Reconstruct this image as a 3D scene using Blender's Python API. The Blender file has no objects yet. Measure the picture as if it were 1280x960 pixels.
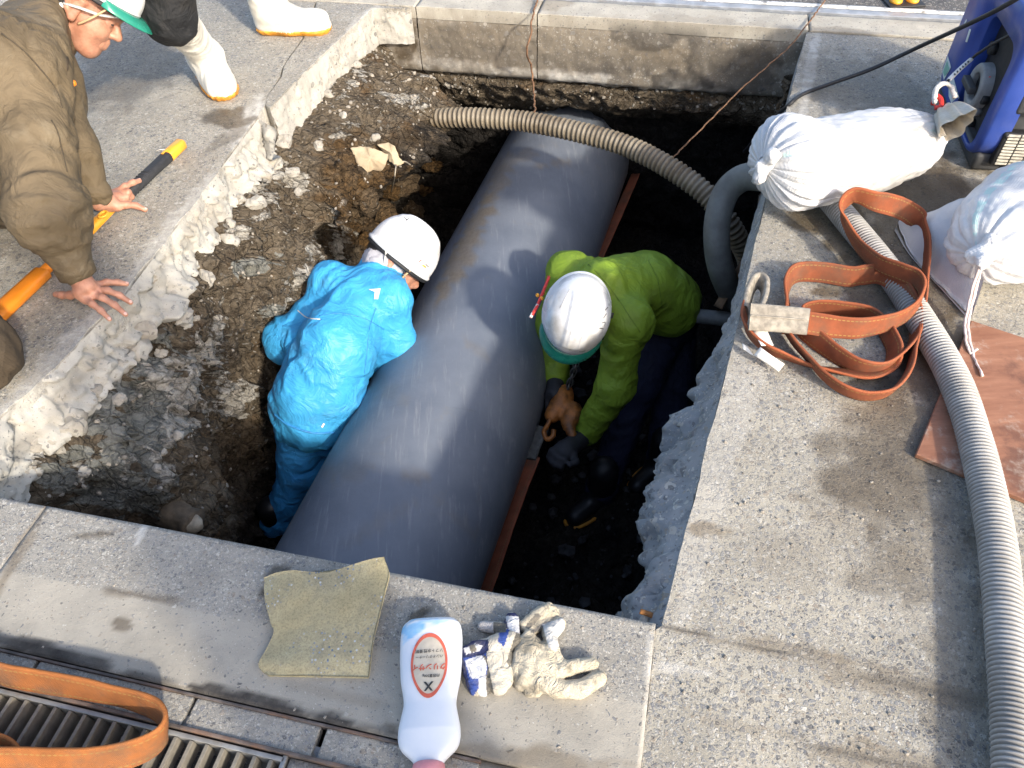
import bpy, bmesh, math, random
import numpy as np
from mathutils import Vector, Matrix
from mathutils.bvhtree import BVHTree
S = bpy.context.scene
COL = S.collection
random.seed(7); RNG = np.random.default_rng(7)

# ------------------------------------------------------------------ camera, world, sun, exposure
CAM_H = 1.4; FPX = 950.0; PITCH = math.radians(48.5); ROLL = math.atan(0.051)
cF = np.array([0, math.cos(PITCH), -math.sin(PITCH)]); cR0 = np.array([1.0, 0, 0]); cU0 = np.cross(cR0, cF)
cR = math.cos(ROLL)*cR0 - math.sin(ROLL)*cU0; cU = math.sin(ROLL)*cR0 + math.cos(ROLL)*cU0
cam = bpy.data.cameras.new('camera'); cam.sensor_width = 36; cam.lens = 36*FPX/1280; cam.clip_start = .02; cam.clip_end = 500
camo = bpy.data.objects.new('camera', cam); COL.objects.link(camo)
camo.matrix_world = Matrix(((cR[0], cU[0], -cF[0], 0), (cR[1], cU[1], -cF[1], 0), (cR[2], cU[2], -cF[2], CAM_H), (0, 0, 0, 1)))
S.camera = camo
SUN = np.array([-.555, .815, -.60]); SUN /= np.linalg.norm(SUN)      # direction the light travels
SUN_EL = math.asin(-SUN[2]); SUN_AZ = math.atan2(-SUN[0], -SUN[1])     # azimuth from +Y towards +X
w = bpy.data.worlds.new('World'); S.world = w; w.use_nodes = True
nt = w.node_tree; sky = nt.nodes.new('ShaderNodeTexSky'); sky.sky_type = 'NISHITA'; sky.sun_disc = False
sky.sun_elevation = SUN_EL; sky.sun_rotation = SUN_AZ; sky.dust_density = 3.0; sky.ozone_density = .8
nt.links.new(sky.outputs[0], nt.nodes['Background'].inputs[0]); nt.nodes['Background'].inputs[1].default_value = .15
sl = bpy.data.lights.new('sun', 'SUN'); sl.energy = 2.05; sl.angle = math.radians(2.8); sl.color = (1, .91, .77)
so = bpy.data.objects.new('sun', sl); COL.objects.link(so)
so.rotation_euler = Vector(SUN).to_track_quat('-Z', 'Y').to_euler(); so.location = (3, -4, 4)
S.view_settings.view_transform = 'Standard'; S.view_settings.look = 'None'; S.view_settings.gamma = 1
S.view_settings.exposure = 1.30
S.cycles.max_bounces = 6

# ------------------------------------------------------------------ layout helpers: photo measurement -> place in the world
def ray(x, y): return cF*FPX + cR*(x-640) + cU*(480-y)
EYE = np.array([0, 0, CAM_H])
def at(x, y, z=0.0):
    d = ray(x, y); return EYE + d*((z-CAM_H)/d[2])
def proj(V):
    v = np.asarray(V)-EYE; k = FPX/(v@cF); return 640+(v@cR)*k, 480-(v@cU)*k
E1 = np.array([.967, -.255]); E2 = np.array([.255, .967])
def gh(g, h, z=0.0): p = E1*g + E2*h; return np.array([p[0], p[1], z])
def unit(v): v = np.asarray(v, float); return v/np.linalg.norm(v)

# ------------------------------------------------------------------ noise
_perm = np.random.default_rng(3).permutation(256); _perm = np.concatenate([_perm, _perm, _perm])
_grad = unit(np.random.default_rng(4).normal(size=(256, 3)).ravel()).reshape(256, 3); _grad /= np.linalg.norm(_grad, axis=1)[:, None]
def perlin(P):
    P = np.asarray(P, float); I = np.floor(P).astype(int); f = P-I; I &= 255
    u = f*f*f*(f*(f*6-15)+10); r = 0
    for dx in (0, 1):
        for dy in (0, 1):
            for dz in (0, 1):
                h = _perm[_perm[_perm[I[..., 0]+dx]+I[..., 1]+dy]+I[..., 2]+dz]
                g = _grad[h]; d = f-np.array([dx, dy, dz])
                wgt = (u[..., 0] if dx else 1-u[..., 0])*(u[..., 1] if dy else 1-u[..., 1])*(u[..., 2] if dz else 1-u[..., 2])
                r = r+wgt*(g*d).sum(-1)
    return r*1.6
def fbm(P, o=4, lac=2.1, gain=.5):
    P = np.asarray(P, float); a = 1; r = 0
    for i in range(o): r = r+a*perlin(P+17.3*i); P = P*lac; a *= gain
    return r
def ridge(P, o=3):
    P = np.asarray(P, float); a = 1; r = 0
    for i in range(o): r = r+a*(1-np.abs(perlin(P+9.1*i))*2); P = P*2.05; a *= .5
    return r
from mathutils import noise as mnoise
def chips(P, sc):
    """broken facets: every Voronoi cell of the rock sits at its own height and tilt"""
    P = np.asarray(P, float).reshape(-1, 3)*sc; P = P+.25*np.stack([perlin(P*1.3+k*13) for k in range(3)], 1); out = np.zeros(len(P))
    for i, p in enumerate(P.tolist()):
        d, pts = mnoise.voronoi(p); q = pts[0]; a = math.sin(q[0]*91.7+q[1]*47.3+q[2]*23.1)*43758.5; a -= math.floor(a); b = math.sin(q[0]*17.1-q[1]*71.9+q[2]*53.7)*24634.6; b -= math.floor(b)
        out[i] = (a-.5)+(b-.5)*1.6*((p[0]-q[0])+(p[2]-q[2]))+.9*min(.25, d[1]-d[0])
    return out
def sstep(a, b, x): t = np.clip((x-a)/(b-a), 0, 1); return t*t*(3-2*t)

# ------------------------------------------------------------------ object helpers
def wloc(o):
    p = np.zeros(3)
    while o is not None: p = p+np.array(o.location); o = o.parent
    return p
def tag(o, label=None, cat=None, group=None, kind=None):
    if label: o['label'] = label
    if cat: o['category'] = cat
    if group: o['group'] = group
    if kind: o['kind'] = kind
    return o
def thing(name, loc, label, cat, group=None):
    o = bpy.data.objects.new(name, None); COL.objects.link(o); o.location = tuple(loc); o.empty_display_size = .1
    return tag(o, label, cat, group)
def mesh(name, V, F, mat, parent=None, smooth=True, loc=None, attrs=None, uv=None):
    V = np.asarray(V, float); base = wloc(parent) if parent else np.zeros(3)
    l = np.zeros(3) if loc is None else np.asarray(loc, float)-base
    V = V-base-l
    me = bpy.data.meshes.new(name)
    if isinstance(F, np.ndarray): F = F.tolist()
    me.from_pydata(V.tolist(), [], F)
    if uv is not None:
        L = me.uv_layers.new(name='UVMap'); idx = np.zeros(len(me.loops), int); me.loops.foreach_get('vertex_index', idx)
        L.data.foreach_set('uv', np.asarray(uv, float)[idx].ravel())
    if attrs:
        for k, a in attrs.items():
            a = np.asarray(a, np.float32)
            if a.ndim == 1: me.attributes.new(k, 'FLOAT', 'POINT').data.foreach_set('value', a)
            else:
                c = np.ones((len(a), 4), np.float32); c[:, :3] = a
                me.attributes.new(k, 'FLOAT_COLOR', 'POINT').data.foreach_set('color', c.ravel())
    if smooth: me.polygons.foreach_set('use_smooth', [True]*len(me.polygons))
    me.materials.append(mat); me.update()
    o = bpy.data.objects.new(name, me); COL.objects.link(o); o.parent = parent; o.location = tuple(l)
    return o
def cat_mesh(parts):
    V = []; F = []; n = 0
    for v, f in parts:
        v = np.asarray(v); V.append(v); F += [[i+n for i in q] for q in (f.tolist() if isinstance(f, np.ndarray) else f)]; n += len(v)
    return np.concatenate(V), F
def grid_faces(nu, nv, wu=False, wv=False, flip=False):
    I = np.arange(nu if wu else nu-1)[:, None]; J = np.arange(nv if wv else nv-1)[None, :]
    I2 = (I+1) % nu; J2 = (J+1) % nv
    q = np.stack(np.broadcast_arrays(I*nv+J, I2*nv+J, I2*nv+J2, I*nv+J2), -1).reshape(-1, 4)
    return q[:, ::-1] if flip else q
def resample(P, n, closed=False):
    P = np.asarray(P, float)
    d = np.r_[0, np.cumsum(np.linalg.norm(np.diff(P, axis=0), axis=1))]; s = np.linspace(0, d[-1], n)
    return np.stack([np.interp(s, d, P[:, k]) for k in range(P.shape[1])], 1)
def spline(P, n):
    P = np.asarray(P, float); Q = np.vstack([2*P[0]-P[1], P, 2*P[-1]-P[-2]]); out = []
    m = max(8, int(np.ceil(n*2/(len(P)-1))))
    for i in range(len(P)-1):
        p0, p1, p2, p3 = Q[i:i+4]; t = np.linspace(0, 1, m, endpoint=False)[:, None]
        out.append(.5*((2*p1)+(-p0+p2)*t+(2*p0-5*p1+4*p2-p3)*t*t+(-p0+3*p1-3*p2+p3)*t**3))
    return resample(np.vstack(out+[P[-1:]]), n)
def vnormals(V, F):
    F = np.asarray(F); N = np.zeros_like(V)
    n = np.cross(V[F[:, 2]]-V[F[:, 0]], V[F[:, 3]]-V[F[:, 1]]) if F.shape[1] == 4 else np.cross(V[F[:, 1]]-V[F[:, 0]], V[F[:, 2]]-V[F[:, 0]])
    for k in range(F.shape[1]): np.add.at(N, F[:, k], n)
    return N/np.maximum(np.linalg.norm(N, axis=1), 1e-12)[:, None]
def tube(C, r, ns=16, cap=True, flat=1.0):
    C = np.asarray(C, float); n = len(C); r = np.broadcast_to(np.asarray(r, float), (n,))
    T = np.gradient(C, axis=0); T /= np.linalg.norm(T, axis=1)[:, None]
    up = np.array([0, 0, 1.0]); up = up if abs(T[0]@up) < .95 else np.array([1.0, 0, 0])
    B = unit(np.cross(T[0], up)); Bs = []
    for t in T: B = unit(B-t*(B@t)); Bs.append(B)
    B = np.array(Bs); N = np.cross(B, T); a = np.linspace(0, 2*np.pi, ns, endpoint=False)
    V = (C[:, None]+r[:, None, None]*(np.cos(a)[None, :, None]*B[:, None]+flat*np.sin(a)[None, :, None]*N[:, None])).reshape(-1, 3)
    F = grid_faces(n, ns, wv=True).tolist()
    if cap: F += [list(range(ns)), [(n-1)*ns+i for i in range(ns)][::-1]]
    return V, F
def box(c, sx, sy, sz, ax=None, ay=None, bev=0.0):
    """box centred at c with half sizes along ax, ay, az; bevelled when bev>0"""
    ax = np.array([1., 0, 0]) if ax is None else unit(ax); ay = np.array([0, 1., 0]) if ay is None else unit(ay); az = np.cross(ax, ay)
    bm = bmesh.new(); bmesh.ops.create_cube(bm, size=2)
    for v in bm.verts: v.co = Vector((v.co.x*sx, v.co.y*sy, v.co.z*sz))
    if bev > 0: bmesh.ops.bevel(bm, geom=list(bm.edges), offset=bev, segments=2, affect='EDGES', profile=.6)
    bm.verts.index_update(); V = np.array([v.co[:] for v in bm.verts]); F = [[v.index for v in f.verts] for f in bm.faces]; bm.free()
    return np.asarray(c)+V[:, :1]*ax+V[:, 1:2]*ay+V[:, 2:]*az, F
def rock(seed, n=2, rough=.35, flat=False):
    bm = bmesh.new(); bmesh.ops.create_icosphere(bm, subdivisions=n, radius=1); bm.verts.index_update()
    V = np.array([v.co[:] for v in bm.verts]); F = [[v.index for v in f.verts] for f in bm.faces]; bm.free()
    r = np.random.default_rng(seed); D = unit(r.normal(size=3*9)).reshape(9, 3); D /= np.linalg.norm(D, axis=1)[:, None]
    for d in D:                                                    # plane cuts give broken facets
        k = V@d-(.62+.25*r.random()); V = V-np.where(k > 0, k, 0)[:, None]*d
    return V*(1+rough*.35*fbm(V*1.7+seed, 3))[:, None], F

# ------------------------------------------------------------------ implicit surfaces: continuous bodies, cloth, sacks
def cap_(a, b, ra, rb=None): return ('c', np.asarray(a, float), np.asarray(b, float), ra, ra if rb is None else rb)
def ell_(c, r, ax=None, ay=None):
    ax = np.array([1., 0, 0]) if ax is None else unit(ax); ay = np.array([0, 1., 0]) if ay is None else np.asarray(ay, float)
    ay = unit(ay-ax*(ax@ay)); return ('e', np.asarray(c, float), np.asarray(r, float), np.stack([ax, ay, np.cross(ax, ay)]))
def prim_d(p, X):
    if p[0] == 'c':
        a, b = p[1], p[2]; ab = b-a; t = np.clip(((X-a)@ab)/max(ab@ab, 1e-9), 0, 1)
        return np.linalg.norm(X-a-t[..., None]*ab, axis=-1)-(p[3]+(p[4]-p[3])*t)
    q = (X-p[1])@p[3].T; k0 = np.linalg.norm(q/p[2], axis=-1); k1 = np.linalg.norm(q/p[2]**2, axis=-1)
    return k0*(k0-1)/np.maximum(k1, 1e-9)
def sdf(prims, X, k):
    d = None
    for p in prims:
        e = prim_d(p, X)
        if d is None: d = e
        else: hh = np.maximum(k-np.abs(d-e), 0)/k; d = np.minimum(d, e)-hh*hh*k*.25
    return d
def nets(D, o, h):
    ins = D < 0; s = D.shape
    c = np.zeros([x-1 for x in s], int)
    for i in (0, 1):
        for j in (0, 1):
            for k in (0, 1): c += ins[i:s[0]-1+i, j:s[1]-1+j, k:s[2]-1+k]
    act = (c > 0) & (c < 8); idx = np.argwhere(act); vid = -np.ones(act.shape, int); vid[act] = np.arange(len(idx))
    acc = np.zeros((len(idx), 3)); cnt = np.zeros(len(idx))
    cs = [(i, j, k) for i in (0, 1) for j in (0, 1) for k in (0, 1)]
    val = {q: D[idx[:, 0]+q[0], idx[:, 1]+q[1], idx[:, 2]+q[2]] for q in cs}
    for q in cs:
        for ax in range(3):
            if q[ax]: continue
            q2 = list(q); q2[ax] = 1; q2 = tuple(q2); a, b = val[q], val[q2]; m = (a < 0) != (b < 0)
            t = np.where(m, a/np.where(m, a-b, 1), 0); pt = np.array(q, float)[None]+0*acc; pt[:, ax] = t
            acc[m] += pt[m]; cnt[m] += 1
    V = o+h*(idx+acc/cnt[:, None]); F = []
    for ax in range(3):
        sl0 = [slice(None)]*3; sl1 = [slice(None)]*3; sl0[ax] = slice(0, -1); sl1[ax] = slice(1, None)
        e = ins[tuple(sl0)] != ins[tuple(sl1)]; b, c2 = (ax+1) % 3, (ax+2) % 3
        E = np.argwhere(e); ok = (E[:, b] > 0) & (E[:, c2] > 0) & (E[:, b] < s[b]-1) & (E[:, c2] < s[c2]-1); E = E[ok]
        dd = np.eye(3, dtype=int)
        q = np.stack([vid[tuple((E-dd[b]*x-dd[c2]*y).T)] for x, y in ((1, 1), (0, 1), (0, 0), (1, 0))], 1)
        pos = ins[tuple(E.T)]; q[~pos] = q[~pos][:, ::-1]; F.append(q)
    return V, np.vstack(F)
def blob(prims, k=.04, h=.01, smooth=2, pad=.03, fn=None):
    lo = np.min([np.minimum(p[1], p[2])-max(p[3], p[4]) if p[0] == 'c' else p[1]-p[2].max() for p in prims], axis=0)-pad
    hi = np.max([np.maximum(p[1], p[2])+max(p[3], p[4]) if p[0] == 'c' else p[1]+p[2].max() for p in prims], axis=0)+pad
    n = np.ceil((hi-lo)/h).astype(int)+1
    X = np.stack(np.meshgrid(*[lo[i]+h*np.arange(n[i]) for i in range(3)], indexing='ij'), -1)
    D = sdf(prims, X, k)
    if fn is not None: D = fn(D, X)
    V, F = nets(D, lo, h)
    for _ in range(smooth): V = relax(V, F, .5)
    return V, F
def relax(V, F, a):
    A = np.zeros_like(V); c = np.zeros(len(V))
    for i, j in ((0, 1), (1, 2), (2, 3), (3, 0)):
        np.add.at(A, F[:, i], V[F[:, j]]); np.add.at(A, F[:, j], V[F[:, i]]); np.add.at(c, F[:, i], 1); np.add.at(c, F[:, j], 1)
    return V*(1-a)+a*A/c[:, None]
def wrinkle(V, F, caps, amp=.012, freq=22, seed=0, along=.28, droop=.0):
    """cloth folds: sharp creases running mostly across each limb, skewed a little"""
    N = vnormals(V, F); best = None; C = np.zeros_like(V); Wt = np.zeros(len(V))
    for i, p in enumerate(caps):
        if p[0] != 'c': continue
        d = prim_d(p, V); wt = np.exp(-np.clip(d, -.2, .5)/.02); a = unit(p[2]-p[1]); b = unit(np.cross(a, [.3, .2, 1])); c = np.cross(a, b)
        r = V-p[1]; sk = unit(a+.45*b*(1 if i % 2 else -1))
        C += wt[:, None]*np.stack([(r@sk)*freq, (r@b)*freq*along, (r@c)*freq*along], 1); Wt += wt
    C = C/np.maximum(Wt, 1e-9)[:, None]+seed*7.7
    C = C+.5*perlin(V*9+seed)[:, None]
    big = perlin(V*5.5+seed*3)
    n = (np.abs(perlin(C))*-1.5+.45)*1.0+.5*(np.abs(perlin(C*1.9+5))*-1.5+.4)*.6+.25*perlin(V*freq*1.6)
    return V+N*(amp*(n*(.75+.6*big)+.7*big))[:, None]

# ------------------------------------------------------------------ material helpers
class NT:
    def __init__(s, name):
        s.m = bpy.data.materials.new(name); s.m.use_nodes = True; s.t = s.m.node_tree; s.b = s.t.nodes['Principled BSDF']
    def n(s, typ, ins=None, **kw):
        q = s.t.nodes.new('ShaderNode'+typ)
        for k, v in kw.items(): setattr(q, k, v)
        for k, v in (ins or {}).items(): s.set(q.inputs[k], v)
        return q
    def set(s, sock, v):
        if isinstance(v, bpy.types.NodeSocket): s.t.links.new(v, sock)
        elif isinstance(v, bpy.types.Node): s.t.links.new(v.outputs[0], sock)
        else:
            if hasattr(sock.default_value, '__len__') and not isinstance(v, str) and len(v) == 3 and len(sock.default_value) == 4: v = (*v, 1)
            sock.default_value = v
    def coord(s): return s.n('TexCoord').outputs['Object']
    def noise(s, scale, detail=4, rough=.55, co=None, dist=0.0):
        return s.n('TexNoise', {'Vector': co or s.coord(), 'Scale': scale, 'Detail': detail, 'Roughness': rough, 'Distortion': dist}).outputs[0]
    def vor(s, scale, co=None, feature='F1', rnd=1.0):
        return s.n('TexVoronoi', {'Vector': co or s.coord(), 'Scale': scale, 'Randomness': rnd}, feature=feature)
    def math(s, op, a, b=0.0, c=None, clamp=False):
        q = s.n('Math', operation=op, use_clamp=clamp); s.set(q.inputs[0], a); s.set(q.inputs[1], b)
        if c is not None: s.set(q.inputs[2], c)
        return q.outputs[0]
    def rng(s, v, a, b, c=0.0, d=1.0): return s.n('MapRange', {0: v, 1: a, 2: b, 3: c, 4: d}, interpolation_type='SMOOTHSTEP').outputs[0]
    def ramp(s, v, stops, const=False):
        q = s.n('ValToRGB'); s.set(q.inputs[0], v); cr = q.color_ramp
        if const: cr.interpolation = 'CONSTANT'
        while len(cr.elements) < len(stops): cr.elements.new(.5)
        for e, (p, c) in zip(cr.elements, stops): e.position = p; e.color = (*c, 1) if len(c) == 3 else c
        return q.outputs[0]
    def mix(s, f, a, b, mode='MIX'):
        q = s.n('Mix', data_type='RGBA', blend_type=mode); s.set(q.inputs[0], f); s.set(q.inputs[6], a); s.set(q.inputs[7], b); return q.outputs[2]
    def attr(s, name): return s.n('Attribute', attribute_name=name)
    def bump(s, hgt, strength=.5, dist=.004):
        q = s.n('Bump', {'Strength': strength, 'Distance': dist, 'Height': hgt}); s.set(s.b.inputs['Normal'], q.outputs[0]); return q
    def out(s, col=None, rough=None, **kw):
        if col is not None: s.set(s.b.inputs['Base Color'], col)
        if rough is not None: s.set(s.b.inputs['Roughness'], rough)
        for k, v in kw.items(): s.set(s.b.inputs[k], v)
        return s.m
def simple(name, col, rough=.6, var=.25, scale=30, bump=.25, dirt=None, dirt_amt=.5, metal=0.0, bd=.002, **kw):
    t = NT(name); n = t.noise(scale, 5); c = t.mix(t.rng(n, .3, .7), tuple(x*(1-var) for x in col), tuple(min(1, x*(1+var)) for x in col))
    if dirt: c = t.mix(t.math('MULTIPLY', t.rng(t.noise(scale*.35, 6, .65), .47, .72), dirt_amt), c, dirt)
    t.bump(t.noise(scale*4, 4), bump, bd)
    return t.out(c, t.rng(n, .2, .8, rough-.1, min(1, rough+.1)), Metallic=metal, **kw)

def aggregate(name, cem=(.33, .31, .27), stones=.55, size=85, tint=(1, 1, 1), worn=.5, relief=.6):
    t = NT(name); co = t.coord(); warp = t.n('VectorMath', {0: co, 1: t.n('VectorMath', {0: t.n('TexNoise', {'Vector': co, 'Scale': 60, 'Detail': 2}).outputs[1], 'Scale': .006}, operation='SCALE').outputs[0]}, operation='ADD').outputs[0]
    pal = [(0, (.06, .062, .07)), (.12, (.13, .14, .16)), (.27, (.205, .21, .215)), (.42, (.29, .27, .235)), (.58, (.40, .375, .325)), (.74, (.25, .20, .15)), (.81, (.47, .45, .40)), (.95, (.56, .54, .49))]
    big = t.noise(1.7, 5, .6); med = t.noise(9, 5, .6); fine = t.noise(420, 2)
    base = t.mix(t.rng(med, .3, .7), tuple(x*.82*y for x, y in zip(cem, tint)), tuple(min(1, x*1.16*y) for x, y in zip(cem, tint)))
    base = t.mix(t.math('MULTIPLY', fine, .45), base, tuple(x*.5 for x in cem))
    hgt = None; smo = t.math('SUBTRACT', 1.0, t.math('MULTIPLY', t.attr('smooth').outputs['Fac'], .86))
    base = t.mix(t.math('MULTIPLY', t.attr('smooth').outputs['Fac'], .6), base, t.mix(t.rng(med, .3, .7), (.33, .305, .255), (.42, .385, .32)))
    for sc, lo, keep in ((size, .40, stones), (size*2.1, .42, stones*.9), (size*4.3, .45, stones*.9)):
        v = t.vor(sc, warp); e = t.vor(sc, warp, 'DISTANCE_TO_EDGE'); rnd = t.n('SeparateColor', {0: v.outputs['Color']})
        lim = t.math('MULTIPLY_ADD', rnd.outputs[1], .16, .03)
        shape = t.rng(e.outputs['Distance'], lim, t.math('ADD', lim, .07))
        m = t.math('MULTIPLY', shape, t.math('LESS_THAN', rnd.outputs[2], t.math('MULTIPLY', smo, keep)))
        col = t.ramp(rnd.outputs[0], pal, True); col = t.mix(t.math('MULTIPLY', t.noise(300, 2), .35), col, (.3, .29, .27))
        base = t.mix(t.math('MULTIPLY', m, t.math('MULTIPLY_ADD', t.rng(big, .35, .65), .35, .95-.5*worn)), base, col)
        hgt = m if hgt is None else t.math('ADD', hgt, t.math('MULTIPLY', m, .5))
    base = t.mix(t.math('MULTIPLY', t.rng(t.noise(3.1, 6, .65), .42, .7), .28), base, (.21, .19, .155)); base = t.mix(t.math('MULTIPLY', t.rng(t.noise(1.3, 7, .7), .5, .68), .35), base, (.44, .41, .35))
    wet_and_shade = t.attr('wet_and_shade').outputs['Fac']; br = t.attr('brown').outputs['Fac']; pale = t.attr('pale').outputs['Fac']; dk = t.attr('dirt').outputs['Fac']
    base = t.mix(t.math('MULTIPLY', pale, .85), base, t.mix(t.rng(t.noise(40, 5, .7), .3, .7), (.40, .38, .35), (.66, .645, .60)))
    base = t.mix(t.math('MULTIPLY', br, .75), base, t.mix(t.noise(60, 4), (.09, .07, .045), (.22, .17, .11)))
    base = t.mix(dk, base, t.mix(t.noise(120, 3), (.018, .017, .016), (.07, .06, .05)))
    base = t.mix(wet_and_shade, base, t.mix(1.0, base, (.36, .31, .25), 'MULTIPLY'))  # darkens damp concrete, and the cast shadows painted with it
    t.bump(t.math('ADD', t.math('MULTIPLY', hgt, relief), t.math('ADD', t.math('MULTIPLY', t.noise(55, 6, .7), .9), t.math('MULTIPLY', fine, .35))), .55, .0035)
    return t.out(base, t.math('SUBTRACT', t.rng(med, .3, .7, .75, .92), t.math('MULTIPLY', wet_and_shade, .42)))
M = {}
M['agg'] = aggregate('exposed_aggregate_concrete', (.36, .335, .28), .58, 84, worn=.45)
M['agg_right'] = aggregate('worn_aggregate_concrete', (.38, .35, .285), .55, 100, worn=.55)
M['kerb_rough'] = aggregate('rough_kerb_concrete', (.31, .295, .26), .5, 112, worn=.5)
M['gutter'] = aggregate('trowelled_gutter_concrete', (.375, .345, .285), .16, 120, worn=.8, relief=.25)
M['kerb_far'] = aggregate('far_kerb_concrete', (.46, .43, .365), .12, 120, worn=.9, relief=.2)
M['kerb_face'] = aggregate('stained_kerb_face', (.21, .185, .15), .2, 60, worn=.8, relief=.2)
M['asphalt'] = aggregate('asphalt', (.075, .075, .078), .25, 110, worn=.7)
M['broken'] = aggregate('broken_concrete', (.43, .415, .375), .10, 60, worn=.8, relief=.4)
M['broken_dark'] = aggregate('broken_grey_concrete', (.27, .28, .29), .30, 45, worn=.6)
def soil_mat():
    t = NT('pit_soil'); co = t.coord()
    wp = t.n('VectorMath', {0: co, 1: t.n('VectorMath', {0: t.n('TexNoise', {'Vector': co, 'Scale': 14, 'Detail': 4}).outputs[1], 'Scale': .09}, operation='SCALE').outputs[0]}, operation='ADD').outputs[0]
    a = t.noise(7, 7, .65); b = t.noise(38, 6, .75); f = t.noise(110, 5, .75)
    c = t.mix(t.rng(a, .3, .7), (.072, .056, .040), (.175, .140, .098)); c = t.mix(t.rng(b, .42, .72), c, (.235, .195, .145)); c = t.mix(t.rng(f, .55, .72), c, (.026, .020, .015))
    c = t.mix(t.math('MULTIPLY', t.rng(t.noise(5, 5, .7), .54, .68), .55), c, (.13, .072, .028))
    g = t.attr('grey').outputs['Fac']; p = t.attr('pale').outputs['Fac']; dk = t.attr('dark').outputs['Fac']; cl = t.attr('clay').outputs['Fac']
    v = t.vor(60, wp); rnd = t.n('SeparateColor', {0: v.outputs['Color']})
    st = t.math('MULTIPLY', t.math('LESS_THAN', v.outputs['Distance'], .36), t.math('LESS_THAN', rnd.outputs[0], .16))
    c = t.mix(st, c, t.ramp(rnd.outputs[1], [(0, (.20, .18, .15)), (.4, (.10, .09, .08)), (.7, (.33, .31, .27))], True))
    br = t.math('MULTIPLY', t.math('SUBTRACT', t.math('ADD', t.math('MULTIPLY', b, .7), t.math('MULTIPLY', t.noise(13, 6, .75), .7)), .7), 1.7)
    gm = t.rng(t.math('ADD', g, br), .42, .60); pm = t.rng(t.math('ADD', p, br), .46, .58)
    c = t.mix(gm, c, t.mix(t.rng(t.noise(26, 6, .75), .3, .7), (.12, .124, .112), (.31, .31, .28)))
    pc = t.mix(t.rng(t.noise(30, 6, .75), .3, .7), (.26, .235, .195), (.60, .575, .52)); c = t.mix(pm, c, pc)
    c = t.mix(cl, c, t.mix(t.rng(b, .3, .7), (.045, .028, .013), (.15, .088, .036)))
    c = t.mix(dk, c, t.mix(t.rng(b, .35, .7), (.006, .006, .0065), (.024, .023, .023)))  # near-black clay mix, darkened further to paint the pit's shade
    cr = t.rng(t.vor(9, wp, 'DISTANCE_TO_EDGE').outputs['Distance'], .0, .07); cr2 = t.rng(t.vor(23, wp, 'DISTANCE_TO_EDGE').outputs['Distance'], .0, .09)
    c = t.mix(t.math('MULTIPLY', t.math('SUBTRACT', 1.0, cr2), .35), c, (.02, .016, .012))
    h = t.math('ADD', t.math('MULTIPLY', b, 1.3), t.math('ADD', t.math('MULTIPLY', f, .8), t.math('MULTIPLY', st, .4)))
    h = t.math('ADD', h, t.math('ADD', t.math('MULTIPLY', cr, .7), t.math('MULTIPLY', cr2, .5))); h = t.math('ADD', h, t.math('MULTIPLY', pm, .5))
    t.bump(h, 1.0, .016)
    return t.out(c, .95, **{'Specular IOR Level': .15})
M['soil'] = soil_mat()
M['clod'] = simple('brown_clay', (.085, .052, .026), .9, .4, 25, .8, (.06, .04, .025), .7, bd=.006)
M['pebble'] = simple('grey_pebble', (.25, .225, .19), .85, .45, 40, .5)

# ------------------------------------------------------------------ ground, slabs and kerbs
CORN = dict(nl=gh(-1.58, .652)[:2], nr=at(830, 783)[:2], fr=at(1008, 40)[:2], fl=gh(-1.24, 3.277)[:2])
def blobs2(V, lst, seed=0, warp=.5, nf=14):
    """stain and painted-shade mask from measured patches: (px, py, rx, ry, angle, strength), edges broken up by noise"""
    x, y = proj(V); n1 = fbm(V*nf+seed, 4); n2 = fbm(V*nf+31+seed, 4); m = np.zeros(len(V))
    for cx, cy, rx, ry, a, s in lst:
        c, sn = math.cos(math.radians(a)), math.sin(math.radians(a)); dx, dy = x-cx, y-cy
        u = (dx*c+dy*sn)/rx; v = (-dx*sn+dy*c)/ry; r = np.sqrt(u*u+v*v)+warp*n1*.9
        m = np.maximum(m, s*sstep(1.12, .72, r)*(1+.25*n2))
    return np.clip(m, 0, 1)
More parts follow.
